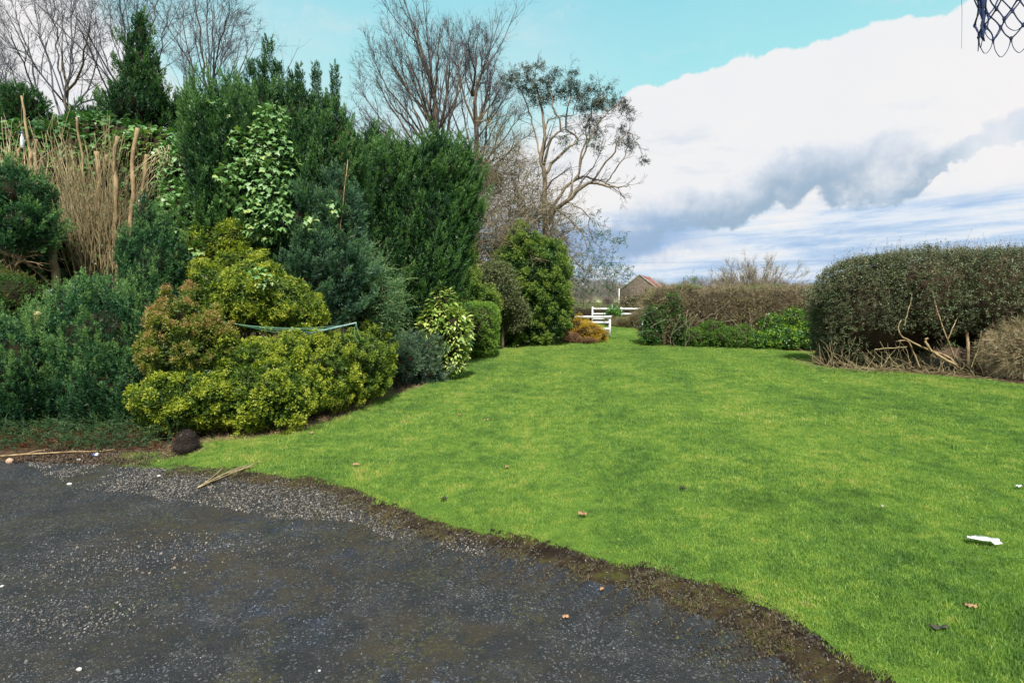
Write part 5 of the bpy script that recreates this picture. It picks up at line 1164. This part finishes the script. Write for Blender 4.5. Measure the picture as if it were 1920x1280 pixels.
# stone barn with red corrugated roof
M['rubble'] = plain_mat('barn_rubble_wall', [(.3, (.035, .026, .018)), (.5, (.075, .058, .042)), (.7, (.125, .10, .075))], 3.2, .95, .8, 6, detail=10, bdist=.06)
M['coping'] = plain_mat('grey_stone_coping', [(.3, (.13, .13, .11)), (.7, (.26, .25, .22))], 4, .9, .4)
m, tt2, o_ = mat_new('red_corrugated_roof'); ps = tt2.node('ShaderNodeTexCoord').outputs['Object']
c_ = tt2.ramp(tt2.noise(ps, 1.1, 5, .6), [(.35, (.11, .030, .022)), (.5, (.21, .050, .040)), (.60, (.24, .10, .085)), (.68, (.26, .23, .21))])
b_ = tt2.node('ShaderNodeBsdfPrincipled'); tt2.l.new(c_, b_.inputs['Base Color']); b_.inputs['Roughness'].default_value = .6; tt2.l.new(b_.outputs[0], o_.inputs[0]); M['redroof'] = m
D = 90.0
A0 = at(1162.5, 545, D); apex = at(1197, 517, D + .6); W = (apex[0] - A0[0]) * 2; ze = A0[2]; zr = apex[2]; rot = R(-23); Ln = 9.0
barn = thing('stone_barn', (A0[0], A0[1], 0), 'small grey brown stone barn with a red corrugated roof beyond the far fence', 'barn')
barn.rotation_euler = (0, 0, rot)
def part(name, V, Q, mat): return link(name, mesh_data(name, V, Q, M[mat]), barn, (0, 0, 0))
V = np.array([(0, 0, 0), (W, 0, 0), (W, 0, ze), (W / 2, 0, zr), (0, 0, ze), (0, .5, 0), (W, .5, 0), (W, .5, ze), (W / 2, .5, zr), (0, .5, ze)], float)
T = [[0, 1, 2], [0, 2, 4], [2, 3, 4], [5, 7, 6], [5, 9, 7], [7, 9, 8], [0, 5, 6], [0, 6, 1], [1, 6, 7], [1, 7, 2], [2, 7, 8], [2, 8, 3], [3, 8, 9], [3, 9, 4], [4, 9, 5], [4, 5, 0]]
for yy in (0, Ln - .5): V2 = V.copy(); V2[:, 1] += yy; part('gable_wall', V2, T, 'rubble')
for x0 in (0.003, W - .45): Vb, Qb = box_vt((x0, .5, 0), (x0 + .447, Ln - .5, ze - .02)); part('side_wall', Vb, Qb, 'rubble')
sl = math.hypot(W / 2, zr - ze); nx = 70
for sgn in (-1, 1):       # corrugated sheets with gaps: pieces along each slope
    for j in range(5):
        y0 = .45 + j * (Ln - .9) / 5; y1 = y0 + (Ln - .9) / 5 + .02; kk = 15; ys_ = np.linspace(y0, y1, kk); hz = .03 * np.cos(np.arange(kk) * math.pi) + .05 + .008 * (j % 2)
        top = np.stack([np.full(kk, W / 2), ys_, zr + hz], 1); bot = np.stack([np.full(kk, W / 2 + sgn * (W / 2 + .25)), ys_, ze - .25 * (zr - ze) / (W / 2) + hz], 1)
        Vr = np.concatenate([top, bot]); Vr = np.concatenate([Vr, Vr - [0, 0, .02]]); q = []
        for a_ in range(kk - 1): q += [[a_, a_ + 1, kk + a_ + 1, kk + a_], [2 * kk + a_, 3 * kk + a_, 3 * kk + a_ + 1, 2 * kk + a_ + 1]]
        part('roof_sheet', Vr, q, 'redroof')
    for yy in (-.06, Ln - .42):   # stone verge copings
        P_ = [(W / 2, zr), (W / 2 + sgn * (W / 2 + .18), ze - .1)]; Vc = []
        for (x_, z_) in P_:
            for (dy, dz_) in ((0, -.02), (.5, -.02), (.5, .22), (0, .22)): Vc.append((x_, yy + dy, z_ + dz_))
        part('coping', np.array(Vc), [[0, 1, 2, 3], [4, 7, 6, 5], [0, 4, 5, 1], [1, 5, 6, 2], [2, 6, 7, 3], [3, 7, 4, 0]], 'coping')
t = thing('pole', (at(1161, 560, 86)[0], 86, 0), 'thin pale pole standing at the left corner of the stone barn', 'pole'); tb = Tubes(); c_ = at(1161, 540, 86); tb.add([c_ * [1, 1, 0], c_], [.055, .045], 8); tb.build('shaft', 'white', t); tb = Tubes(); tb.add([c_, c_ + [0, 0, .12]], [.08, .07], 8); tb.build('cap', 'coping', t)
lob = [Lb(1200, 572, 84, 90, 26, 3), Lb(1225, 566, 84, 40, 22, 3)]
shrub('green_bush', 'greenish scrub growing against the foot of the stone barn', 'bush', lob, 'farhedge', 'leafy', 16, .9, tint=(.2, 1.0), stem=False)
for lab, x, yt, dd, wd in (('rounded bare tree on the horizon left of the stone barn', 1094, 541, 150, 44), ('faint bare treetop at the left end of the horizon gap', 1069, 548, 155, 30), ('small bare tree on the horizon close to the pale pole', 1140, 556, 150, 26)):
    t = thing('horizon_tree', (at(x, 560, dd)[0], dd, 0), lab, 'tree'); tb = Tubes(); c_ = at(x, yt, dd); b0 = c_ * [1, 1, 0]; limb(tb, [b0, b0 * .5 + c_ * .5, c_], .25, .08, 6); tb.build('trunk', 'barktwig', t)
    s = Stamp(); n = 420; q = unit(rng.normal(size=(n, 3))) * rng.uniform(.3, 1, (n, 1)) * [wd * dd / F / 2, wd * dd / F / 2, c_[2] * .45] + b0 + [0, 0, c_[2] * .55]
    s.add('twigs', q, unit(rng.normal(size=(n, 3)) + [0, 0, 1]), rng.uniform(.8, 1.6, n), rng.uniform(0, .5, n)); s.build('crown', 'wood', t)

# ================================================================== RIGHT HAND HEDGES
t = thing('far_right_hedge', (at(1370, 600, 20)[0], 20, 0), 'long brown winter hedge beyond the lawn with green laurel along its foot', 'hedge')
lob = [Lb(1260, 594, 20.6, 116, 112, 2.2, e=4), Lb(1380, 600, 20.3, 190, 116, 2.2, e=4.5), Lb(1490, 600, 20.0, 190, 122, 2.2, e=4.5), Lb(1620, 600, 19.8, 160, 124, 2.2, e=4)]
P, N, rr, ti = crown_points(lob, 330, (.84, 1.04), .35, .86, .10, 2.0)
s = Stamp(); up_ = P[:, 2] > 1.2 + .5 * (lump(P, 1.2, 4) - .5); ax = unit(N * .7 + np.array([0, 0, .4]) + rng.normal(size=P.shape) * .45); sz = rng.uniform(.10, .24, len(P))
tw = rng.uniform(size=len(P)) < .7; s.add('twigs', P[tw], ax[tw], sz[tw] * 1.2, rng.uniform(0, .7, tw.sum())); s.build('twigs', 'twig', t)
s = Stamp(); s.add('leafy', P[~tw], ax[~tw], sz[~tw] * .75, rng.uniform(0, .55, (~tw).sum()) + .3 * (lump(P[~tw], 1.3, 9) > .62)); s.build('foliage', 'hedgebrown', t)
core(lob, 'inner_shade_foliage', 'innerbrown', t, .90, .06)
for k in range(26):
    x = rng.uniform(1250, 1520); b0 = gr(x, rng.uniform(649, 656)); b0[1] -= .15; tb = Tubes()
    limb(tb, [b0 + [0, .2, 0], b0 + rng.normal(size=3) * [.2, .1, 0] + [0, .1, .5], b0 + rng.normal(size=3) * [.5, .15, 0] + [0, .05, 1.2]], .016, .007, 6, .02, 5); tb.build('stem', 'barklichen', t)
for x, y, dx, dz in ((1330, 590, 1, .1), (1380, 600, -.8, .3), (1360, 610, .5, -.6), (1400, 585, .8, -.3), (1300, 610, .4, .8), (1220, 615, .6, .6), (1290, 580, .2, -1)):
    q = grow(np.array([at(x, y, 19.15)]), np.array([[dx, -.1, dz]]), np.array([.9]), np.array([.013]), 6, .2, (0, 0, .02), .5); tb = Tubes(); tb.add(q[0], q[2], 5); tb.build('stem', 'barklichen', t)
def hedge_leaves(label, lobs, mat, dens, size, tint, tpl='leafy', coref=.8, name='laurel_bush', rand=.6):
    return shrub(name, label, 'bush', lobs, mat, tpl, dens, size, up=.2, tint=tint, rand=rand, bump=.08, bsc=3, coref=coref)
hedge_leaves('glossy laurel with yellow tinged leaves at the foot of the brown hedge', [Lb(1448, 620, 19.0, 50, 64, .8), Lb(1488, 606, 19.0, 60, 60, .8), Lb(1470, 635, 18.8, 90, 46, 1.0), Lb(1515, 628, 18.8, 50, 56, .8), Lb(1425, 640, 18.9, 50, 34, .8)], 'darkgreen', 420, .16, (.0, .85))
hedge_leaves('dull green low bush at the foot of the brown hedge, left of the glossy laurel', [Lb(1335, 625, 19.2, 50, 50, .7), Lb(1365, 634, 19.0, 70, 36, .9), Lb(1305, 634, 19.2, 46, 38, .7), Lb(1395, 630, 19.1, 44, 46, .7)], 'clipped', 400, .12, (.0, .6))
hedge_leaves('dark ivy clad end of the brown hedge beside the single white post', [Lb(1228, 600, 19.9, 50, 60, 1.0), Lb(1260, 575, 19.8, 40, 60, .8), Lb(1222, 630, 19.7, 40, 30, .7), Lb(1275, 620, 19.6, 30, 60, .6)], 'darkgreen', 300, .12, (-.1, .5))
hedge_leaves('green ivy growing over the top of the brown hedge', [Lb(1400, 546, 20.4, 90, 14, 1.0), Lb(1290, 540, 20.5, 60, 10, .8), Lb(1450, 540, 20.6, 80, 8, .8)], 'darkgreen', 260, .12, (.1, .7))
# bare bush showing above it
D = 25.5
t = thing('bare_bush', (at(1415, 600, D)[0], D, 0), 'round bare reddish brown bush showing above the brown hedge', 'bush'); tb = Tubes()
n = 60; P0 = np.tile([at(1415, 560, D)[0], D, .9], (n, 1)) + rng.normal(size=(n, 3)) * [.35, .3, .2]; a_ = rng.uniform(-1.25, 1.25, n)
p, d, r_ = grow(P0, np.stack([np.sin(a_) * 1.1, rng.normal(size=n) * .4, np.cos(a_) * .9 + .25], 1), rng.uniform(1.9, 2.7, n), rng.uniform(.012, .025, n), 7, .12, (0, 0, .05), .3); tb.add(p, r_, 4)
c1 = spawn(p, d, r_, rng.uniform(1, 1.5, n), 8, 35, .5, .5, .15); p2, d2, r2 = grow(*c1[:3], np.maximum(c1[3], .006), 5, .2, (0, 0, .04), .5); tb.add(p2, r2, 3)
c2 = spawn(p2, d2, r2, c1[2], 5, 38, .55, .6, .2); p3, d3, r3 = grow(*c2[:3], np.maximum(c2[3], .005), 4, .2, (0, 0, .04), .6); tb.add(p3, r3, 3)
tb.build('branches', 'barklichen', t)
s = Stamp(); q = p3.reshape(-1, 3)[::2]; q = q[rng.uniform(size=len(q)) < .6]; s.add('finetwigs', q, unit(q - P0[0] + rng.normal(size=q.shape) * .5), rng.uniform(.18, .42, len(q)), rng.uniform(.1, .8, len(q))); s.build('fine_twigs', 'twig', t)
s = Stamp(); k = 700; q = p3.reshape(-1, 3)[rng.integers(0, p3.size // 3, k)]; s.add('leafy', q, unit(rng.normal(size=(k, 3))), rng.uniform(.06, .14, k), rng.uniform(0, .7, k)); s.build('dry_leaves', 'hedgebrown', t)
tb = Tubes(); c_ = at(1297, 540, 20.5); t = thing('ivy_sprig', c_ * [1, 1, 0], 'thin leafy shoots sticking up from the left part of the brown hedge', 'plant'); s = Stamp()
for k, (x, y) in enumerate(((1293, 520), (1303, 524), (1282, 528), (1299, 530))):
    e_ = at(x, y, 20.5); tb.add(smooth_line([c_ + [.1 * (k - 2), 0, -.2], (c_ + e_) / 2, e_], 6), np.linspace(.008, .004, 6), 4); s.add('leafy', np.array([e_ + rng.normal(size=3) * .05 for _ in range(7)]), unit(rng.normal(size=(7, 3))), .13, .3)
tb.build('stem', 'barktwig', t); s.build('leaves', 'darkgreen', t)

# big grey-green hedge at the right
t = thing('cotoneaster_hedge', (at(1740, 600, 13)[0], 13, 0), 'big rounded grey green small leaved hedge on the right, hollow underneath with bare stems', 'hedge')
lob = [Lb(1645, 592, 14.2, 215, 196, 2.6, e=2.9), Lb(1585, 615, 14.6, 106, 150, 2.2, e=2.6), Lb(1760, 560, 13.6, 230, 160, 2.6, e=3.6), Lb(1880, 556, 13.0, 230, 166, 2.6, e=3.6), Lb(2050, 556, 12.4, 260, 180, 2.8, e=3.6), Lb(1640, 540, 14.2, 170, 90, 2.2, e=2.6), Lb(2250, 560, 11.6, 300, 260, 2.8, e=3.6), Lb(1900, 590, 13.9, 200, 200, 1.6, e=3.6)]
P, N, rr, ti = crown_points(lob, 330, (.86, 1.03), .2, .86, .14, 2.2)
hollow = (P[:, 1] < 13.3) & (P[:, 2] < .9 + .3 * (lump(P, 2, 5) - .5)) & (P[:, 0] > 8.1); P, N, rr = P[~hollow], N[~hollow], rr[~hollow]
s = Stamp(); ax = unit(N * .6 + np.array([0, 0, .25]) + rng.normal(size=P.shape) * .6); s.add('leafy', P, ax, rng.uniform(.09, .175, len(P)), rng.uniform(0, .45, len(P)) + .35 * (lump(P, 1.6, 2) - .5) + .3 * (rng.uniform(size=len(P)) < .07))
s.build('foliage', 'coton', t)
k = rng.integers(0, len(P), 5200); s = Stamp(); s.add('twigs', P[k], ax[k], rng.uniform(.12, .26, len(k)), rng.uniform(0, .4, len(k))); s.build('twigs', 'twig', t)
core(lob, 'inner_shade_foliage', 'innerbrown', t, .92, .05)
# new shoots standing up from the top
topi = np.where((N[:, 2] > .75) & (P[:, 1] < 14.6))[0]; k = rng.choice(topi, min(950, len(topi)), replace=False); n = len(k)
tb = Tubes(); p, d, r_ = grow(P[k], unit(np.array([0, 0, 1.]) + rng.normal(size=(n, 3)) * .28), np.where(rng.uniform(size=n) < .12, rng.uniform(.3, .55, n), rng.uniform(.10, .32, n)), np.full(n, .0040), 5, .1, (0, 0, .02), .5); tb.add(p, r_, 3); tb.build('top_shoots', 'twig', t)
s = Stamp(); q = p[:, 1:].reshape(-1, 3); s.add('leafy', q, unit(rng.normal(size=q.shape) + [0, 0, .6]), rng.uniform(.03, .065, len(q)), rng.uniform(0, .4, len(q))); s.build('shoot_leaves', 'coton', t)
# exposed stems
for pts, D, r0, r1 in (([(1796, 690), (1780, 670), (1740, 655), (1705, 638), (1690, 630), (1684, 615), (1690, 600)], 12.3, .045, .014), ([(1790, 672), (1778, 640), (1760, 590), (1746, 540), (1742, 520)], 12.5, .024, .012), ([(1725, 690), (1712, 660), (1702, 640), (1680, 640)], 12.4, .03, .02), ([(1815, 690), (1815, 640), (1808, 600), (1812, 560)], 12.6, .055, .045),
                       ([(1840, 690), (1842, 640), (1856, 615), (1850, 590), (1858, 560)], 12.5, .05, .035), ([(1776, 640), (1790, 605), (1800, 590), (1812, 575)], 12.5, .018, .012), ([(1640, 655), (1680, 652), (1700, 650)], 12.8, .02, .015), ([(1697, 612), (1700, 590), (1708, 565), (1710, 540)], 12.5, .014, .008),
                       ([(1790, 684), (1750, 660), (1735, 640), (1740, 634)], 12.2, .05, .035), ([(1585, 665), (1590, 675), (1620, 690), (1660, 692)], 12.9, .012, .008), ([(1690, 695), (1665, 665), (1650, 640)], 12.8, .012, .008), ([(1820, 690), (1835, 650), (1840, 620)], 12.1, .014, .008)):
    P_ = [at(x, y, D - .3 + (1.0 * (i_ / (len(pts) - 1)) ** 3 if pts[-1][1] < 600 else 0)) for i_, (x, y) in enumerate(pts)]
    tb = Tubes(); q = limb(tb, P_, r0 * .6, r1 * .6, 14, .004, 8); tb.build('bare_stem', 'stemtan' if r0 > .02 else 'stemthin', t)
tb = Tubes(); n = 420; X = rng.uniform(1540, 1900, n); P0 = np.array([gr(x, rng.uniform(684, 706) + (x - 1540) * .03) for x in X]) + [0, .25, .05]; 
p, d, r_ = grow(P0, unit(rng.normal(size=(n, 3)) * [1, .4, .5] + [0, 0, .35]), rng.uniform(.2, .9, n), rng.uniform(.003, .009, n), 6, .2, (0, 0, 0), .4); p[..., 2] = np.maximum(p[..., 2], .015); tb.add(p, r_, 3)
tb.build('broken_twigs', 'stemthin', t, kind='stuff')
# cut back twiggy shrub at the right edge
t = thing('twiggy_shrub', gr(1905, 715), 'pale dense twiggy shrub with no leaves at the right edge under the big hedge', 'shrub')
lob = [Lb(1915, 655, 11.7, 120, 100, 1.2), Lb(1985, 650, 11.4, 120, 130, 1.4), Lb(1890, 665, 11.8, 70, 70, .9)]
P, N, rr, ti = crown_points(lob, 420, (.6, 1.05), .4, .7); s = Stamp(); s.add('twigs', P, unit(N + rng.normal(size=P.shape) * .5 + [-.2, 0, .1]), rng.uniform(.12, .26, len(P)), rng.uniform(0, .6, len(P))); s.build('twigs', 'twigpale', t); core(lob, 'inner_shade_foliage', 'innerbrown', t, .62)
s = Stamp(); k = rng.integers(0, len(P), 260); k = k[P[k][:, 2] < .5]; s.add('ivy', P[k], unit(N[k] + rng.normal(size=(len(k), 3)) * .4), .06, .2); s.build('ivy_leaves', 'ivydark', t)

# ================================================================== SMALL THINGS
# root ball
t = thing('root_ball', gr(350, 850), 'dark fibrous dome shaped root ball sitting at the corner of the lawn', 'root ball')
c_ = gr(350, 851); a_ = 24 * c_[1] / F
core([Lb(350, 842, c_[1], 42, 34, .25, e=3.6), Lb(349, 830, c_[1], 34, 46, .20, e=2.5)], 'soil', 'peat', t, 1.0, .10)
P, N, rr, ti = crown_points([Lb(350, 842, c_[1], 42, 34, .25, e=3.6), Lb(349, 830, c_[1], 34, 46, .20, e=2.5)], 9000, (.98, 1.05), 1, .5)
s = Stamp(); s.add('straw', P, unit(N * .3 + rng.normal(size=P.shape)), rng.uniform(.012, .035, len(P)), rng.uniform(-.2, .25, len(P))); s.build('roots', leaf_mat('dark_fine_roots', [(0, (.012, .007, .005)), (.6, (.045, .026, .018)), (1, (.09, .055, .035))], trans=0), t)
k = rng.choice(len(P), 9); k = k[N[k][:, 1] < 0]
V = []; Tn = []
for i in k: tb = Tubes(); tb.add([P[i], P[i] + N[i] * .004], [.004, .003], 5); tb.build('perlite_grain', 'whitestone', t)
# bundle of sticks
t = thing('stick_bundle', gr(430, 885), 'loose bundle of dry tan sticks lying where the gravel meets the lawn', 'sticks')
for (x0, y0, x1, y1) in ((370, 914, 500, 858), (372, 912, 470, 868), (374, 911, 455, 872), (395, 902, 484, 866), (384, 905, 420, 874), (410, 893, 498, 862), (378, 908, 440, 884), (425, 888, 480, 872)):
    a_ = gr(x0, y0, .02); b_ = gr(x1, y1, .05 + rng.uniform(0, .03)); tb = Tubes(); tb.add(smooth_line([a_, (a_ + b_) / 2 + rng.normal(size=3) * .008, b_], 7), np.linspace(.006, .0025, 7), 5); tb.build('stick', 'stemthin', t)
t = thing('fallen_branch', gr(110, 858), 'brown flattened cut branch lying along the left edge of the gravel', 'branch')
tb = Tubes(); limb(tb, [gr(0, 855, .03), gr(60, 850, .05), gr(130, 848, .03), gr(215, 842, .04)], .012, .006, 8, .006, 5); limb(tb, [gr(40, 852, .03), gr(90, 842, .06)], .008, .004, 5, .004, 5); tb.build('bark', 'stemtan', t)

def flat_bit(name, label, cat, px, py, w, l, mat, z=.05, seed=0, crumple=.015, rot=0, thick=.002):
    """a thin crumpled sheet or leaf, solid"""
    r = np.random.default_rng(seed); nu, nv = 7, 5; u, v = np.meshgrid(np.linspace(-1, 1, nu), np.linspace(-1, 1, nv), indexing='ij')
    x = u * w / 2 * (1 + r.normal(size=u.shape) * .05); y = v * l / 2 * (1 - .25 * u ** 2) * (1 + r.normal(size=u.shape) * .08); zz = r.normal(size=u.shape) * crumple + crumple * 1.5
    c, s_ = math.cos(rot), math.sin(rot); X = x * c - y * s_; Yv = x * s_ + y * c; g_ = gr(px, py, z)
    top = np.stack([X.ravel(), Yv.ravel(), zz.ravel()], 1); V = np.concatenate([top, top - [0, 0, thick]]); q = []; n_ = nu * nv
    for i in range(nu - 1):
        for j in range(nv - 1): a = i * nv + j; q += [[a, a + nv, a + nv + 1, a + 1], [n_ + a, n_ + a + 1, n_ + a + nv + 1, n_ + a + nv]]
    rim = [i * nv for i in range(nu)] + [(nu - 1) * nv + j for j in range(1, nv)] + [i * nv + nv - 1 for i in range(nu - 2, -1, -1)] + [j for j in range(nv - 2, 0, -1)]
    for a, b2 in zip(rim, rim[1:] + rim[:1]): q.append([a, n_ + a, n_ + b2, b2])
    o2 = link(name, mesh_data(name, V, q, M[mat]), None, tuple(float(k_) for k_ in g_)); return tag(o2, label, cat)
flat_bit('paper_scrap', 'torn white tissue lying on the lawn at the lower right', 'paper', 1843, 1013, .17, .075, 'paper', .062, 1, .007, -.35)
flat_bit('paper_scrap', 'small white scrap on the lawn at the right edge', 'paper', 1910, 912, .055, .03, 'paper', .06, 2, .006, .2)
flat_bit('fallen_leaf', 'curled pale brown leaf on the dark tarmac near the bottom centre', 'leaf', 1060, 1156, .035, .022, 'deadleaf', .014, 3, .004, .3)
flat_bit('fallen_leaf', 'small brown leaf on the tarmac close to the soil edge', 'leaf', 1128, 1104, .03, .02, 'deadleaf', .016, 4, .003, 1)
flat_bit('fallen_leaf', 'dark wet leaf on the lawn near the bottom right', 'leaf', 1762, 1176, .085, .03, 'darkleaf', .05, 5, .006, 0)
flat_bit('fallen_leaf', 'tan leaf on the lawn between the tissue and the dark wet leaf', 'leaf', 1820, 1136, .05, .025, 'deadleaf', .05, 6, .005, -.4)
for i, (x, y, m_, lab) in enumerate(((912, 787, 'deadleaf', 'brown leaf on the lawn, the right one of two near its left middle'), (862, 778, 'deadleaf', 'brown leaf on the lawn, the left one of two near its left middle'), (1280, 914, 'darkleaf', 'grey brown leaf alone in the middle of the lawn'), (1092, 964, 'deadleaf', 'reddish leaf on the lawn above the soil edge'),
        (832, 935, 'darkleaf', 'black leaf on the lawn close to the soil edge'), (950, 876, 'deadleaf', 'small curled leaf in the lawn left of centre'), (668, 871, 'deadleaf', 'pale brown leaf on the lawn near the soil edge at the left'), (520, 812, 'deadleaf', 'tan leaf on the mossy lawn corner in front of the golden shrub'),
        (585, 812, 'deadleaf', 'leaf lying on bare soil by the golden shrub'), (678, 762, 'cut', 'pale flat wood chip at the bed edge below the dull golden shrub'), (1655, 950, 'whitestone', 'tiny pale petal on the lawn right of centre'))):
    flat_bit('fallen_leaf' if m_ not in ('cut', 'whitestone') else 'wood_chip' if m_ == 'cut' else 'petal', lab, 'leaf' if m_ not in ('cut',) else 'wood chip', x, y, .02 if m_ == 'whitestone' else .06, .015 if m_ == 'whitestone' else .04, m_, .055, 10 + i, .006, i)
def stone(label, px, py, r_, mat, seed):
    o2 = pebble('stone', M[mat], seed); me = o2.data; bpy.data.objects.remove(o2); import bmesh
    bm = bmesh.new(); bm.from_mesh(me); bmesh.ops.subdivide_edges(bm, edges=bm.edges[:], cuts=1, use_grid_fill=True, smooth=.3)
    for v in bm.verts: v.co *= r_
    bm.to_mesh(me); bm.free(); o2 = link('stone', me, None, tuple(float(v) for v in gr(px, py, .006 + r_ * .35))); tag(o2, label, 'stone')
stone('pinkish flat stone at the left edge between the tarmac and the dark boughs', 18, 864, .045, 'pinkstone', 1)
stone('whitish stone on the gravel just right of the blue and white lid', 148, 862, .028, 'whitestone', 2)
stone('pale round stone at the border of gravel and tarmac on the left', 130, 907, .028, 'whitestone', 3)
stone('pale stone in the middle of the gravel strip', 298, 892, .02, 'whitestone', 4)
stone('white flat pebble near the bottom left of the tarmac', 149, 1254, .013, 'whitestone', 5)
stone('white pebble at the left edge of the tarmac', 4, 1098, .012, 'whitestone', 6)
stone('small white pebble in the soil edge at the lower right', 1474, 1190, .010, 'whitestone', 7)
stone('small white pebble beside the turf near the middle of the soil edge', 1116, 1056, .010, 'whitestone', 8)
stone('white chip on the tarmac near the bottom centre left', 599, 1256, .007, 'whitestone', 9)
t = thing('plastic_lid', gr(180, 853), 'small white and blue plastic lid on the gravel by the dark boughs', 'lid'); c_ = gr(180, 853, .02)
tb = Tubes(); tb.add([c_, c_ + [.02, -.005, .012]], [.016, .016], 10); tb.build('rim', 'white', t); tb = Tubes(); tb.add([c_ + [-.03, 0, 0], c_ + [-.002, 0, 0]], [.015, .015], 10); tb.build('blue_end', 'blue', t)

# basketball net hanging into the picture top right
D = 2.35
cx_ = at(1916, 0, D)[0]; zz_ = lambda y: at(1911, y, D)[2]
hoop = thing('basketball_net', (cx_ + .45, D + .1, 0), 'frayed dark blue cord net hanging from a hoop at the top right corner', 'net')
rad = cx_ - at(1850, 0, D)[0]; nn_ = 12
levels = [zz_(-48), zz_(-8), zz_(24), zz_(50)]; lr = [1.12, 1.04, 1.0, .96]
tb = Tubes(); an = np.linspace(0, 2 * math.pi, 31); rt = rad * 1.14
tb.add([(cx_ + rt * math.cos(a_), D + rt * math.sin(a_), levels[0] + .01) for a_ in an], [.008] * 31, 8); tb.build('ring', 'rust', hoop)
tb = Tubes(); tb.add([(cx_ + rt, D, levels[0] + .01), (cx_ + rt + .22, D + .1, levels[0] + .01)], [.012, .012], 8); tb.build('bracket', 'rust', hoop)
tb = Tubes(); tb.add([(cx_ + rt + .22, D + .1, levels[0] + .01), (cx_ + rt + .9, D - .2, levels[0] + .5)], [.014, .014], 8); tb.build('bracket', 'rust', hoop)
nj = rng.normal(size=(4, nn_, 3)) * .006
def node(r_, k_):
    a_ = (k_ + (r_ % 2) * .5) / nn_ * 2 * math.pi + .27; q = rad * lr[r_]
    return np.array([cx_ + q * math.cos(a_), D + q * math.sin(a_), levels[r_]]) + nj[r_][k_ % nn_]
for r_ in range(3):
    for k_ in range(nn_):
        for dk in (0, 1):
            a_ = node(r_, k_); b_ = node(r_ + 1, k_ - 1 + dk if r_ % 2 == 0 else k_ + dk); tb = Tubes()
            tb.add(smooth_line([a_, (a_ + b_) / 2 + rng.normal(size=3) * .003 - [0, 0, .004], b_], 6), np.array([.0040, .0030, .0026, .0026, .0030, .0040]), 6); tb.build('cord', 'rope', hoop)
for k_ in range(nn_):      # hanging end loops
    a_ = node(3, k_); b_ = node(3, k_ + 1); dr = zz_(50) - zz_(82) + .006 * rng.normal(); m_ = (a_ + b_) / 2 - [0, 0, dr]
    tb = Tubes(); tb.add(smooth_line([a_, a_ * .85 + b_ * .15 - [0, 0, dr * .6], m_, b_ * .85 + a_ * .15 - [0, 0, dr * .6], b_], 14), np.array([.0030, .0024] + [.0015] * 10 + [.0024, .003]), 5); tb.build('end_loop', 'rope', hoop)
for r_ in range(1, 4):
    for k_ in range(nn_):
        tb = Tubes(); q = node(r_, k_); tb.add([q - [0, 0, .009], q, q + [0, 0, .009]], [.003, .0065, .003], 6); tb.build('knot', 'rope', hoop)
tb = Tubes(); tb.add([at(1838, -40, D), at(1840, -10, D), at(1843, 8, D), at(1842, 20, D), at(1844, 36, D), at(1840, 48, D), at(1843, 60, D), at(1842, 70, D), at(1846, 78, D)], [.006, .008, .009, .006, .006, .004, .007, .006, .002], 7); tb.build('frayed_cord', 'rope', hoop)
s_ = Stamp(); qq = np.array([at(1842 + rng.normal() * 4, y, D) for y in rng.uniform(-10, 76, 90)]); s_.add('straw', qq, unit(rng.normal(size=(90, 3))), rng.uniform(.006, .014, 90), .1); s_.build('fraying', 'rope', hoop, kind='stuff')
t = thing('thin_string', at(1804, 0, D) * [1, 1, 0], 'single thin loose string dangling left of the net at the top', 'string'); a_ = at(1804, -60, D); b_ = at(1803, 92, D)
tb = Tubes(); tb.add(smooth_line([a_ + [.10, 0, .05], a_, (a_ + b_) / 2 + [.0006, 0, 0], b_], 10), np.linspace(.0013, .0006, 10), 4); tb.build('strand', 'rope', t)
# twin overhead wires far behind the hedges
t = thing('overhead_wire', (at(1100, 500, 120)[0], 120, 0), 'thin overhead wire crossing the low sky behind the hedges', 'wire'); tb = Tubes(); tb.add([at(900, 494, 120), at(1300, 492, 130), at(1700, 488, 142), at(2100, 484, 150)], [.012] * 4, 4); tb.build('cable', 'inner', t)
tb = Tubes(); a_ = at(900, 494, 120); tb.add([a_ * [1, 1, 0], a_], [.1, .08], 6); tb.build('support', 'barktwig', t)
